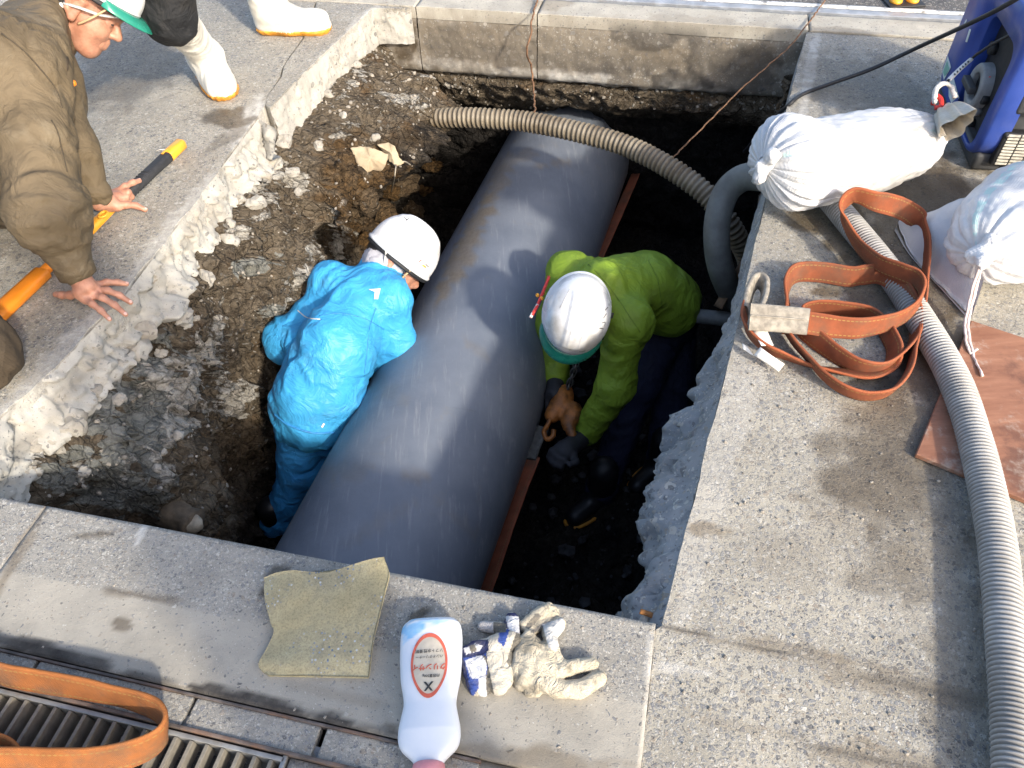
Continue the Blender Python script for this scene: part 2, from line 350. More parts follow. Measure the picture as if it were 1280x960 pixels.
def slab(name, A, B, nu, nv, z, mat, thick=.14, attrs=None, rough=.0015, edge_fn=None, parent=None, kind='structure', bias=1.0, seed=0, jag=0.0, edge_mat=None, down=None, extra=None):
    """concrete sheet ruled between edge A (pit side) and edge B, with its sides; A side may be broken and rough"""
    A = resample(A, nu); B = resample(B, nu)
    if jag:
        q = np.c_[A, 0*A[:, :1]]; T = np.gradient(A, axis=0); T /= np.linalg.norm(T, axis=1)[:, None]; nrm = np.stack([-T[:, 1], T[:, 0]], 1)
        A = A+nrm*(jag*fbm(q*6+seed, 5))[:, None]
    t = (np.linspace(0, 1, nv)**bias)[None, :, None]
    P = A[:, None]*(1-t)+B[:, None]*t
    V = np.concatenate([P, np.full(P.shape[:2]+(1,), z)], 2).reshape(-1, 3)
    V[:, 2] += rough*fbm(V*7+seed, 4)
    F = grid_faces(nu, nv).tolist()
    nrm = np.cross(V[F[0][1]]-V[F[0][0]], V[F[0][2]]-V[F[0][0]])
    fl = nrm[2] < 0
    if fl: F = [f[::-1] for f in F]
    ring = [i*nv for i in range(nu)]+[(nu-1)*nv+j for j in range(1, nv)]+[i*nv+nv-1 for i in range(nu-2, -1, -1)]+[j for j in range(nv-2, 0, -1)]
    n0 = len(V); low = V[ring].copy(); low[:, 2] = z-thick; V = np.vstack([V, low]); m = len(ring)
    for i in range(m):
        a, b = ring[i], ring[(i+1) % m]; q = [a, n0+i, n0+(i+1) % m, b]
        F.append(q[::-1] if fl else q)
    at_ = {k: blobs2(V, l, seed+j) for j, (k, l) in enumerate((attrs or {}).items())}
    for k_, fn_ in (extra or {}).items(): at_[k_] = fn_(V)
    o = mesh(name, V, F, mat, parent, True, attrs=at_)
    me = o.data; sm = [True]*len(me.polygons)
    for i in range(len(sm)-m, len(sm)): sm[i] = False
    me.polygons.foreach_set('use_smooth', sm)
    if kind and parent is None: tag(o, kind=kind)
    return o, A
def broken_face(name, A, z0, z1, offs, mat, parent, seed=0, amp=.02, attrs=None, nv=16, side=1, um=None):
    """broken concrete hanging under the rim line A: rows from z0 down to z1, pushed into the pit by offs"""
    A = resample(A, max(40, int(np.linalg.norm(np.diff(A, axis=0), axis=1).sum()/.0075))); nu = len(A)
    T = np.gradient(A, axis=0); T /= np.linalg.norm(T, axis=1)[:, None]; nr = side*np.stack([T[:, 1], -T[:, 0]], 1)
    v = np.linspace(0, 1, nv); Z = z0+(z1-z0)*v
    O = np.interp(v, np.linspace(0, 1, len(offs)), offs); umask = np.ones(nu) if um is None else np.interp(np.linspace(0, 1, nu), um[0], um[1])
    P = np.zeros((nu, nv, 3)); P[..., 0] = A[:, None, 0]; P[..., 1] = A[:, None, 1]; P[..., 2] = Z[None]
    ch = chips(P, 13.0).reshape(nu, nv)+.5*chips(P+3.3, 31.0).reshape(nu, nv); ns = .45*fbm(P*11+seed, 5)+1.15*ch; ns2 = fbm(P*3.1+seed+40, 3)
    d = umask[:, None]*(O[None]*(1+.9*ns2)+amp*ns*np.minimum(1, v*5)[None])
    P[..., 0] += d*nr[:, None, 0]; P[..., 1] += d*nr[:, None, 1]; P[..., 2] += amp*.6*fbm(P*9+seed+80, 3)*np.minimum(1, v*4)
    V = P.reshape(-1, 3); F = grid_faces(nu, nv)
    o = mesh(name, V, F if side > 0 else F[:, ::-1], mat, parent, True, attrs={k: blobs2(V, l, seed+j) for j, (k, l) in enumerate((attrs or {}).items())})
    return o
# far surroundings, one sheet with the pit cut out
def ring_sheet():
    inn = [gh(-1.75, .3), gh(.5, .3), np.r_[CORN['nr']+E1*.55, 0], np.r_[CORN['fr']+E1*.35, 0], gh(.8, 3.75), gh(-1.6, 3.75), np.r_[CORN['fl']-E1*.5, 0]]
    inn = resample(np.array([[*p[:2]] for p in inn+[inn[0]]]), 49)[:-1]
    c = inn.mean(0); V = []; n = len(inn)
    for sc in (1, 2, 5, 20, 80): V += [[*(c+(p-c)*sc), -.16 if sc < 20 else -.16] for p in inn]
    F = []
    for k in range(4):
        for i in range(n): F.append([k*n+i, (k+1)*n+i, (k+1)*n+(i+1) % n, k*n+(i+1) % n])
    tag(mesh('ground', V, F, M['asphalt'], None, False), kind='structure')
ring_sheet()
LEFT = [at(*p)[:2] for p in [(0, 522), (80, 447), (157, 367), (200, 310), (283, 200), (322, 148)]]
CRACK = [at(*p)[:2] for p in [(330, 133), (333, 120), (350, 97), (353, 83), (377, 50), (388, 25), (398, -12)]]
l0 = CORN['nl']+np.array([.13, -.02])
mainA = [l0]+LEFT+CRACK+[gh(-1.42, 3.27)[:2]]
stL = dict(wet_and_shade=[(165, 85, 85, 48, -28, .55), (284, 148, 36, 13, 0, .95), (288, 170, 30, 8, -30, .6), (20, 260, 60, 90, 0, .35), (60, 430, 60, 60, 0, .2)],  # first damp patch also paints the shadow cast by the boots
           brown=[(140, 115, 50, 18, -20, .35), (215, 255, 60, 20, -45, .15)], pale=[(322, 160, 30, 40, 40, .8), (240, 275, 26, 130, 42, .55), (60, 475, 26, 120, 42, .55), (150, 380, 24, 60, 42, .6)])
o, _ = slab('pavement', mainA, [gh(-6, .66)[:2], gh(-6, 3.27)[:2]], 330, 190, 0, M['agg'], attrs=stL, bias=1.7, seed=3, jag=.012)
wedgeA = [at(*p)[:2] for p in [(337, 137), (375, 98), (420, 55), (465, 12)]]+[gh(-1.235, 3.27)[:2]]
wedgeB = [c+np.array([.008, -.004]) for c in CRACK]+[gh(-1.41, 3.27)[:2]]
slab('pavement', wedgeA, wedgeB, 90, 34, .004, M['agg'], attrs=dict(pale=[(420, 62, 8, 110, 43, .5)], brown=[(400, 40, 60, 20, 0, .2)]), seed=11, jag=.005)
stR = dict(dirt=[(1150, 862, 70, 5, 11, .45), (1000, 821, 190, 1.6, 12.3, .6), (980, 922, 190, 1.6, 12.3, .6), (1090, 948, 90, 5, 11, .5), (812, 850, 1.5, 70, 4, .3)], wet_and_shade=[(1115, 565, 75, 120, 35, .7), (1165, 690, 60, 90, 10, .55), (1195, 830, 40, 160, 0, .5), (1040, 275, 90, 36, 28, .95), (1140, 235, 110, 60, 20, .9), (1100, 330, 60, 80, 30, .8), (1075, 105, 90, 38, 12, .55), (1160, 420, 50, 90, 0, .85), (1120, 715, 60, 35, 0, .45), (1033, 366, 26, 7, 5, .9)],  # damp list also paints cast shadows of hose, generator and bag
           brown=[(960, 814, 140, 6, 12.5, .5), (1130, 858, 110, 18, 11, .6), (940, 912, 120, 5, 12, .4), (1100, 950, 110, 20, 11, .6), (1000, 700, 60, 40, 0, .25), (886, 662, 30, 9, 3, .9), (1010, 815, 120, 9, 12, .7), (1150, 235, 100, 40, 20, .5), (1120, 560, 90, 140, 35, .5), (1080, 690, 110, 50, 0, .25), (940, 60, 80, 14, 5, .3)], pale=[(860, 838, 44, 5, 8, .5), (905, 560, 26, 200, 14, .25), (1012, 90, 8, 60, 10, .7)])
rightA = [gh(.0885, .35)[:2], gh(.0885, .6417)[:2], gh(CORN['nr']@E1-.004, .645)[:2], CORN['nr']+(CORN['fr']-CORN['nr'])*.33+np.array([.004, 0]), CORN['nr']+(CORN['fr']-CORN['nr'])*.7-np.array([.008, 0]), CORN['fr']]
slab('pavement', rightA, [gh(6, .35)[:2], gh(6, 3.27)[:2]], 300, 210, .0, M['agg_right'], attrs=stR, bias=1.9, seed=23, jag=.004)
# rough and trowelled rows of the near kerb, block by block, with open joints
kst = dict(wet_and_shade=[(345, 722, 12, 22, 50, .9), (335, 735, 6, 16, 40, .9), (120, 668, 40, 5, -5, .7), (155, 780, 16, 12, 0, .85), (180, 745, 40, 5, 8, .5), (520, 770, 20, 5, -30, .9), (497, 775, 6, 4, 0, .8), (490, 910, 14, 9, 45, .7), (885, 662, 20, 5, 0, .8)],
           brown=[(25, 690, 8, 60, 32, .8), (175, 745, 60, 5, 8, .5), (1010, 818, 160, 8, 12, .85), (1000, 930, 150, 10, 11, .8), (640, 950, 120, 22, 5, .75), (430, 870, 80, 8, 12, .3), (900, 965, 160, 12, 5, .5)],
           pale=[(809, 865, 4, 100, 4, .5), (176, 668, 3, 16, 30, .9), (860, 838, 44, 5, 8, .55), (330, 700, 300, 5, 11, .12)], dirt=[(60, 815, 90, 12, 14, .85), (200, 853, 60, 9, 14, .7), (262, 866, 50, 12, 15, 1), (345, 888, 70, 15, 16, 1), (420, 905, 50, 14, 16, .9), (480, 925, 90, 16, 18, .6), (410, 905, 16, 12, 0, .9), (1150, 860, 70, 8, 11, .6), (1100, 950, 100, 9, 11, .6), (1215, 880, 26, 90, 0, .3)])
def kerb_row(h0, h1, cuts, mat, seed, z=0.0, thick=.25, cat=None, tops=None, extra=None):
    for i, (a, b) in enumerate(cuts):
        hh = h1 if tops is None else tops[i]
        nu = max(8, min(230, int((b-a)/.0085))); nv = max(8, int((hh-h0)/.0085))
        slab('kerb', [gh(a+.0006, hh-.0002)[:2], gh(b-.0006, hh-.0002)[:2]], [gh(a+.0006, h0+.0002)[:2], gh(b-.0006, h0+.0002)[:2]], nu, nv, z+.002*(i % 2), mat, thick, kst, seed=seed+i, rough=.0010, jag=0, extra=extra)
smooth_zone = dict(smooth=lambda V: sstep(.503, .494, V[:, :2]@E2+.010*fbm(V*[5, 5, 0]+3, 4)))
kerb_row(.350, .652, [(-4, -1.245), (-1.245, .0878)], M['kerb_rough'], 51, .0008, extra=smooth_zone)
slab('gutter', [gh(-.30, .349)[:2], gh(4, .349)[:2]], [gh(-.30, -.9)[:2], gh(4, -.9)[:2]], 160, 60, -.004, M['gutter'], .2, kst, seed=71)
# far kerb: pale strip, hanging stained face, slot channel, asphalt
fst = dict(wet_and_shade=[(505, 50, 16, 40, 0, .8), (600, 60, 60, 40, 0, .2), (950, 80, 40, 30, 0, .3)], brown=[(700, 60, 330, 40, 3, .45), (830, 70, 60, 14, 5, .75), (760, 50, 200, 30, 3, .3), (560, 90, 40, 10, 0, .4), (880, 30, 120, 10, 4, .35), (690, 5, 30, 8, 0, .6), (1060, 40, 60, 6, 5, .5)], dirt=[(820, 45, 60, 16, 4, .6), (700, 75, 160, 14, 4, .35), (560, 60, 30, 30, 0, .3), (910, 75, 60, 20, 4, .5), (760, 88, 40, 9, 4, .6), (850, 100, 50, 14, 4, .8), (935, 100, 40, 18, 0, .5), (780, 95, 22, 8, 0, .45), (640, 98, 60, 5, 3, .4), (900, 110, 60, 12, 0, .55)], pale=[(860, 108, 40, 7, 3, .6), (720, 100, 40, 6, 3, .7), (560, 80, 60, 8, 5, .4), (650, 90, 120, 5, 3, .5), (980, 90, 20, 14, 0, .2), (520, 60, 8, 60, 0, .1)])
def far_block(a, b, seed):
    slab('kerb', [gh(a+.003, 3.279)[:2], gh(b-.003, 3.279)[:2]], [gh(a+.003, 3.43)[:2], gh(b-.003, 3.43)[:2]], max(8, min(200, int((b-a)/.012))), 16, .006, M['kerb_far'], .05, fst, seed=seed)
    nu = max(8, min(260, int((b-a)/.008))); P = []
    for k, (z, dh) in enumerate([(-.044, .002), (-.06, -.004), (-.10, -.006), (-.16, -.006), (-.21, -.008), (-.25, -.010), (-.28, -.004), (-.30, .02), (-.30, .15)]): P.append([gh(g, 3.281+dh, z) for g in np.linspace(a+.002, b-.002, nu)])
    P = np.array(P); P = np.stack([resample(P[:, i], 40) for i in range(nu)], 0)
    nz = fbm(P*6+seed, 5)*.006+.003*ridge(P*21, 2)-.002; P[..., :2] += (-E2)[None, None]*nz[..., None]; P[:, -14:, 2] += .016*fbm(P[:, -14:]*14, 3)
    V = P.reshape(-1, 3); o = mesh('kerb', V, grid_faces(nu, 40)[:, ::-1], M['kerb_face'], None, True, attrs={k: blobs2(V, l, seed+j, .7) for j, (k, l) in enumerate(fst.items())}); tag(o, kind='structure')
for i, (a, b) in enumerate([(-4, -1.217), (-1.217, -.67), (-.67, .45), (.45, 1.15), (1.15, 4)]): far_block(a, b, 81+i)
slab('drain_channel', [gh(-4, 3.466)[:2], gh(4, 3.466)[:2]], [gh(-4, 3.515)[:2], gh(4, 3.515)[:2]], 120, 5, .002, simple('channel_steel', (.36, .38, .41), .5, .2, 20, .2, (.2, .17, .13), .5, metal=.3), .06, seed=91)
slab('drain_channel', [gh(-4, 3.428)[:2], gh(4, 3.428)[:2]], [gh(-4, 3.468)[:2], gh(4, 3.468)[:2]], 60, 3, -.16, simple('channel_dark', (.012, .012, .012), .9), .02, seed=92)
slab('road_line', [gh(-4, 3.522)[:2], gh(4, 3.522)[:2]], [gh(-4, 3.55)[:2], gh(4, 3.55)[:2]], 160, 4, .004, simple('chipped_white_paint', (.7, .69, .66), .7, .2, 60, .3, (.12, .12, .12), 1.0), .02, seed=93)
slab('road', [gh(-6, 3.545)[:2], gh(6, 3.545)[:2]], [gh(-6, 9)[:2], gh(6, 9)[:2]], 160, 120, -.001, M['asphalt'], .1, seed=94, bias=1.6)

# ------------------------------------------------------------------ the pit: walls, floor
FLOOR = -1.38
per = [np.r_[CORN['nl'], 0]]
PER = [CORN['nl']+np.array([.12, .04])]+[p for p in LEFT]+[at(345, 140)[:2], at(378, 102)[:2], at(424, 58)[:2], gh(-1.405, 3.19)[:2], gh(-1.22, 3.27)[:2], gh(-.6, 3.29)[:2], gh(0, 3.29)[:2], CORN['fr']+np.array([-.05, .0]), CORN['nr']+(CORN['fr']-CORN['nr'])*.6+np.array([.03, 0]), CORN['nr']+(CORN['fr']-CORN['nr'])*.3+np.array([.03, 0]), CORN['nr']+np.array([.02, .03]), gh(-.4, .66)[:2], gh(-1.0, .66)[:2], CORN['nl']+np.array([.12, .04])]
PER = resample(np.array(PER), 860)[:-1]
for _ in range(6): PER = (np.roll(PER, 1, 0)+2*PER+np.roll(PER, -1, 0))/4
Tn = np.roll(PER, -1, 0)-np.roll(PER, 1, 0); Tn /= np.linalg.norm(Tn, axis=1)[:, None]; INW = np.stack([Tn[:, 1], -Tn[:, 0]], 1)
c0 = PER.mean(0); INW *= np.sign(((c0-PER)*INW).sum(1))[:, None]
for _ in range(25): INW = (np.roll(INW, 1, 0)+2*INW+np.roll(INW, -1, 0))/4
INW /= np.linalg.norm(INW, axis=1)[:, None]
nW = len(PER); nV = 128; vz = np.linspace(0, 1, nV); ZT = -.12+(FLOOR-.03+.12)*vz
def gauss(x, c, s): return np.exp(-((x-c)/s)**2)
Pw = np.zeros((nW, nV, 3)); Pw[..., :2] = PER[:, None]; Pw[..., 2] = ZT[None]
hw = PER@E2; gw = PER@E1
left_m = sstep(-.75, -.95, gw)*sstep(.7, .8, hw)*sstep(3.25, 3.1, hw); far_m = sstep(3.1, 3.24, hw); right_m = sstep(-.1, .2, gw)*(1-far_m)*sstep(.66, .75, hw)
yw = PER[:, 1]; dz = -Pw[..., 2]
# left wall bulges (metres into the pit) as a function of y and depth
off = np.zeros((nW, nV))
def L_(x): return x[:, None]
base_l = np.interp(dz, [.12, .15, .2, .45, .8, 1.15, 1.4], [-.02, .03, .055, .12, .14, .08, .05])
bul = .19*gauss(L_(yw), 1.36, .17)*gauss(dz, .45, .28)-.10*gauss(L_(yw), 1.68, .14)*gauss(dz, .75, .4)+.13*gauss(L_(yw), 2.28, .2)*gauss(dz, .38, .25)-.05*gauss(L_(yw), 1.75, .18)*gauss(dz, .9, .4)-.10*gauss(L_(yw), 1.98, .2)*gauss(dz, .62, .28)
cav = sstep(2.42, 2.55, yw)                                              # past this the earth is hollowed out under a ledge
ledge = .26*sstep(.1, .3, dz)*sstep(.5, .42, dz)
ledge = np.interp(dz, [.12, .15, .22, .32, .38, .46, .64, .9, 1.4], [-.03, .06, .18, .29, .26, -.10, -.20, -.10, .10])
ledge = ledge*np.where(dz < .55, 1+.5*L_(sstep(2.65, 3.05, yw)), 1)
off += L_(left_m)*((1-L_(cav))*(base_l+bul)+L_(cav)*ledge)
off += L_(far_m)*np.interp(dz, [.12, .28, .33, .42, .6, 1.4], [-.10, -.08, -.02, -.05, -.28, -.42])
off += L_(right_m)*np.interp(dz, [.12, .3, .6, 1.0, 1.4], [-.0, .01, -.05, -.03, .10])
ns = fbm(Pw*4.5, 5); nf = fbm(Pw*17+5, 4); rd = ridge(Pw*9+3, 3)-1.0
off += .034*ns+.016*nf+.034*rd*(L_(left_m)*.9+.45)+.016*(ridge(Pw*26+8, 2)-.8)*L_(left_m)
Pw[..., :2] += off[..., None]*INW[:, None]
Pw[..., 2] += .025*fbm(Pw*6+50, 4)*np.minimum(1, vz*8)[None]*np.minimum(1, (1-vz)*8)[None]
Vw = Pw.reshape(-1, 3)
wall_attr = dict(
    pale=[(150, 590, 10, 30, 15, .6), (190, 470, 40, 18, -40, .7), (245, 520, 10, 40, 25, .55), (265, 430, 10, 40, 10, .6), (300, 290, 16, 10, 0, .6), (330, 260, 14, 24, 20, .55), (385, 310, 8, 30, 10, .5), (430, 160, 22, 10, -30, .6), (505, 125, 30, 10, 10, .6), (20, 575, 46, 16, -35, .8), (110, 475, 100, 9, -42, .8), (60, 525, 60, 10, -42, .7), (214, 505, 22, 66, 22, .85), (236, 455, 14, 34, 20, .8), (195, 590, 12, 22, 20, .6), (100, 590, 7, 12, 0, .8), (250, 410, 18, 50, 25, .35), (290, 500, 32, 24, -20, .75), (275, 460, 10, 60, 8, .5), (423, 290, 15, 40, 5, .8), (370, 350, 10, 50, 25, .6), (365, 225, 16, 18, 0, .7), (342, 210, 24, 16, -40, .6), (400, 180, 8, 8, 0, .8), (320, 235, 40, 10, -45, .8), (475, 130, 26, 10, 10, .4), (570, 105, 26, 7, 10, .8), (540, 95, 30, 6, 20, .6), (430, 110, 40, 8, -45, .6), (440, 90, 10, 8, 0, .8), (880, 118, 40, 8, 0, .0), (355, 290, 8, 12, 0, .5), (400, 330, 9, 18, 0, .5)],
    grey=[(175, 520, 55, 100, 28, .9), (80, 585, 50, 20, -30, .7), (135, 610, 50, 45, 20, .7), (100, 530, 30, 12, -42, .6), (315, 330, 32, 14, -10, .8), (335, 388, 16, 7, -8, .8), (190, 600, 30, 50, 10, .6), (940, 110, 60, 24, 0, .5)],
    clay=[(475, 250, 75, 60, 0, .95), (290, 560, 40, 40, 0, .35), (480, 240, 60, 60, 0, .75), (430, 200, 30, 40, 0, .6), (455, 300, 20, 20, 0, .9), (520, 170, 40, 20, 0, .3)], dark=[(545, 225, 50, 75, 20, .85), (500, 180, 60, 10, -30, .5), (200, 640, 110, 30, 10, .35)])  # dark ellipses paint shade in the hollow, under its lip, at the foot
wa = {k: blobs2(Vw, l, 7*j, .75, 18) for j, (k, l) in enumerate(wall_attr.items())}
lf = np.repeat(left_m, nV); wa['dark'] = np.maximum(wa['dark'], np.clip((1-lf)*sstep(.42, .62, -Vw[:, 2])*.95, 0, 1)); wa['dark'] = np.maximum(wa['dark'], sstep(.75, 1.25, -Vw[:, 2])*.7)  # walls blacken with depth: trench shade put into the soil colour
for k in ('pale', 'grey', 'clay'): wa[k] *= np.clip(lf+np.repeat(far_m, nV)*.6, 0, 1)*sstep(1.2, .9, -Vw[:, 2])
# pale lumps stand proud of the soil
Nw = np.repeat(INW, nV, 0); lift = .022*wa['pale']*(.7+fbm(Vw*22, 3))+.014*wa['grey']*(.5+fbm(Vw*13, 4)); sel = np.repeat(left_m, nV) > .15; chp = np.zeros(len(Vw)); chp[sel] = .022*chips(Vw[sel], 11.0)*(.35+.9*np.maximum(wa['pale'], wa['grey'])[sel])+.012*chips(Vw[sel]+5, 27.0); Vw[:, :2] += Nw*(lift+chp*np.repeat(left_m, nV))[:, None]
Fw = grid_faces(nW, nV, wu=True)
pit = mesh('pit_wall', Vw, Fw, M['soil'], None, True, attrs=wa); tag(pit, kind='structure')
BV = BVHTree.FromPolygons([tuple(v) for v in Vw], Fw.tolist())
def wall_hit(x, y):
    h = BV.ray_cast(Vector(EYE), Vector(unit(ray(x, y))))
    return (None, None) if h[0] is None else (np.array(h[0]), np.array(h[1]))
nx, ny = 170, 210
X, Y = np.meshgrid(np.linspace(-1.9, 1.7, nx), np.linspace(.45, 4.3, ny), indexing='ij')
Vf = np.stack([X, Y, np.full_like(X, FLOOR)], -1).reshape(-1, 3)
Vf[:, 2] += .05*fbm(Vf*3.3, 3)+.045*(ridge(Vf*8, 3)-1)+.018*fbm(Vf*24, 3)
axd = unit(np.array([.871, 2.522]))
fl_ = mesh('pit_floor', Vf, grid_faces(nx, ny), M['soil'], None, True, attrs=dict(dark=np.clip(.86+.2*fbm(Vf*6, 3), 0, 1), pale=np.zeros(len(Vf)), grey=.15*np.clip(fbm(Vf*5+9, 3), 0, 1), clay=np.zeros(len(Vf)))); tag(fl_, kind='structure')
# broken undersides of the slabs that reach into the pit
broken_face('pavement_edge', np.array([l0]+LEFT+[at(345, 160)[:2]]), -.003, -.17, [.0, .006, .012, .02, .035, .02], M['broken'], None, 5, .024, dict(brown=[(240, 285, 10, 60, 40, .35), (60, 520, 14, 90, 40, .25), (265, 270, 8, 30, 40, .3)], dirt=[(30, 560, 30, 8, -42, .3)], wet_and_shade=[(130, 450, 100, 5, -42, .2)]), 26, 1)['kind'] = 'structure'
broken_face('pavement_edge', np.array(wedgeA)+np.array([.0, 0]), 0, -.15, [.0, .004, .006, .008, .012], M['broken'], None, 15, .008, dict(brown=[(430, 110, 20, 8, 0, .2)]), 14, 1)['kind'] = 'structure'
broken_face('pavement_edge', np.array(rightA[::-1]), -.004, -.26, [.0, .035, .055, .065, .055, .02], M['broken_dark'], None, 25, .03, dict(wet_and_shade=[(0, 0, 1, 1, 0, 0)]), 24, 1, ([0, .28, .4, .55, .66, .72, 1], [.05, .1, .15, .35, .8, .95, .9]))['kind'] = 'structure'
# ------------------------------------------------------------------ materials for the objects
def pipe_mat():
    t = NT('blue_grey_pipe_coating'); n = t.noise(5, 6, .6); co = t.coord()
    sc = t.n('Mapping', {'Vector': co, 'Rotation': (0, 0, .55), 'Scale': (60, 5, 20)}); s1 = t.noise(1, 5, .7, sc.outputs[0]); sc2 = t.n('Mapping', {'Vector': co, 'Rotation': (0, .3, -.9), 'Scale': (3, 34, 9)}); s2 = t.noise(1, 5, .7, sc2.outputs[0])
    c = t.mix(t.rng(n, .3, .7), (.125, .145, .182), (.165, .186, .223))
    c = t.mix(t.math('MULTIPLY', t.rng(s1, .52, .72), .7), c, (.24, .255, .28)); c = t.mix(t.math('MULTIPLY', t.rng(s2, .60, .74), .22), c, (.085, .095, .115))
    c = t.mix(t.math('MULTIPLY', t.rng(t.noise(11, 7, .7), .58, .72), .35), c, (.19, .18, .17)); c = t.mix(t.rng(t.noise(34, 6, .75), .70, .76), c, (.035, .033, .032))
    c = t.mix(t.math('MULTIPLY', t.attr('mud').outputs['Fac'], .9), c, t.mix(t.noise(60, 4), (.10, .075, .05), (.24, .21, .17)))
    t.bump(t.math('ADD', t.noise(90, 4), t.math('MULTIPLY', s2, .2)), .22, .0025)
    return t.out(c, t.rng(s1, .3, .7, .42, .6))
M['pipe'] = pipe_mat()
def sling_mat(name, col, stitch, dirt=.35):
    t = NT(name); uv = t.n('UVMap').outputs[0]; s = t.n('SeparateXYZ', {0: uv}); u, v = s.outputs[0], s.outputs[1]
    av = t.math('ABSOLUTE', v); n = t.noise(14, 6, .65)
    c = t.mix(t.rng(n, .3, .7), tuple(x*.72 for x in col), tuple(x*1.2 for x in col))
    wv = t.math('SINE', t.math('MULTIPLY', u, 1500.0)); wv2 = t.math('SINE', t.math('MULTIPLY', v, 60.0)); wv = t.math('MULTIPLY', wv, wv2)
    c = t.mix(t.math('MULTIPLY', t.rng(wv, -.2, .9), .3), c, tuple(x*.45 for x in col))
    st = t.math('MULTIPLY', t.math('LESS_THAN', t.math('ABSOLUTE', t.math('SUBTRACT', av, .68)), .045), t.rng(t.math('SINE', t.math('MULTIPLY', u, 600.0)), -.8, .0))
    c = t.mix(t.math('MULTIPLY', st, .8), c, stitch)
    c = t.mix(t.math('MULTIPLY', t.rng(t.noise(9, 6, .7), .45, .7), dirt), c, (.10, .07, .045)); c = t.mix(t.math('MULTIPLY', t.rng(av, .86, 1.0), .35), c, tuple(min(1, x*1.7) for x in col))
    t.bump(t.math('ADD', wv, t.math('MULTIPLY', t.noise(300, 2), .8)), .45, .0012)
    return t.out(c, .85)
M['sling'] = sling_mat('orange_webbing', (.27, .072, .026), (.32, .21, .06), .6)
M['sling2'] = sling_mat('ochre_orange_webbing', (.29, .098, .022), (.28, .18, .05), .65)
M['sling_dark'] = sling_mat('muddy_orange_webbing', (.26, .075, .035), (.2, .12, .05), .5)
M['canvas'] = simple('grey_canvas', (.27, .245, .205), .9, .3, 60, .5, (.13, .11, .09), .5)
M['tagw'] = simple('white_tag_vinyl', (.68, .66, .62), .55, .12, 30, .2, (.42, .37, .27), .6)
def hose_mat(name, col, dirt, amt):
    t = NT(name); n = t.noise(20, 6, .65); r = t.attr('groove').outputs['Fac']
    c = t.mix(t.rng(n, .3, .7), tuple(x*.8 for x in col), tuple(x*1.15 for x in col)); c = t.mix(t.math('MULTIPLY', r, .75), c, tuple(x*.6 for x in dirt))
    c = t.mix(t.math('MULTIPLY', t.rng(t.noise(6, 7, .7), .42, .68), amt), c, dirt); t.bump(t.noise(120, 4), .2, .0015); return t.out(c, .55)
M['hose_grey'] = hose_mat('grey_hose_plastic', (.37, .37, .365), (.20, .175, .14), .4)
M['hose_tan'] = hose_mat('muddy_hose_plastic', (.25, .21, .15), (.085, .06, .035), .85)
M['hose_dark'] = hose_mat('dark_hose_plastic', (.13, .135, .13), (.07, .06, .05), .5)
M['rubber'] = simple('black_rubber', (.018, .018, .02), .5, .3, 60, .2)
M['wire'] = simple('rusty_wire', (.16, .085, .045), .8, .4, 60, .4)
M['iron'] = simple('rusty_iron', (.085, .05, .032), .75, .5, 25, .6, (.16, .075, .03), .7, metal=.3)
M['steel'] = simple('galvanised_steel', (.30, .30, .29), .5, .25, 25, .3, (.20, .165, .12), .75, metal=.55)
M['steel_dusty'] = simple('dusty_grate_bar', (.22, .20, .165), .75, .3, 30, .4, (.08, .06, .04), .8, metal=.1)
M['frame_rust'] = simple('rusted_frame_angle', (.12, .10, .09), .7, .4, 30, .5, (.22, .11, .06), .7, metal=.3)
M['hook'] = simple('chipped_orange_paint', (.32, .115, .025), .5, .35, 35, .6, (.03, .025, .022), 1.0, metal=.2)
M['chain'] = simple('dark_chain_steel', (.12, .115, .11), .4, .3, 40, .3, metal=.8)
def sack_mat():
    t = NT('woven_white_sack'); n = t.noise(9, 5, .6); uv = t.n('UVMap').outputs[0]; s = t.n('SeparateXYZ', {0: uv}); u, v = s.outputs[0], s.outputs[1]
    c = t.mix(t.rng(n, .3, .7), (.52, .53, .55), (.66, .66, .66)); co = t.coord()
    st = t.math('MULTIPLY', t.math('LESS_THAN', t.math('ABSOLUTE', t.math('SUBTRACT', v, t.attr('band').outputs['Fac'])), .014), t.rng(t.noise(30, 5, .7), .42, .6))
    c = t.mix(t.math('MULTIPLY', st, .7), c, (.36, .62, .60)); c = t.mix(t.math('MULTIPLY', t.rng(t.noise(6, 6, .7), .56, .72), .35), c, (.40, .38, .33))
    c = t.mix(t.attr('soil').outputs['Fac'], c, t.mix(t.noise(40, 4), (.32, .26, .18), (.60, .55, .45)))
    wv = t.math('ADD', t.math('SINE', t.math('MULTIPLY', u, 900.0)), t.math('SINE', t.math('MULTIPLY', v, 900.0)))
    t.bump(t.math('ADD', t.math('MULTIPLY', wv, .12), t.math('MULTIPLY', t.noise(22, 5, .6), 1.2)), .35, .006); return t.out(c, .42, **{'Specular IOR Level': .4})
M['sack'] = sack_mat()
M['string'] = simple('pale_cord', (.62, .58, .52), .8, .2, 60, .4)
M['foam'] = None
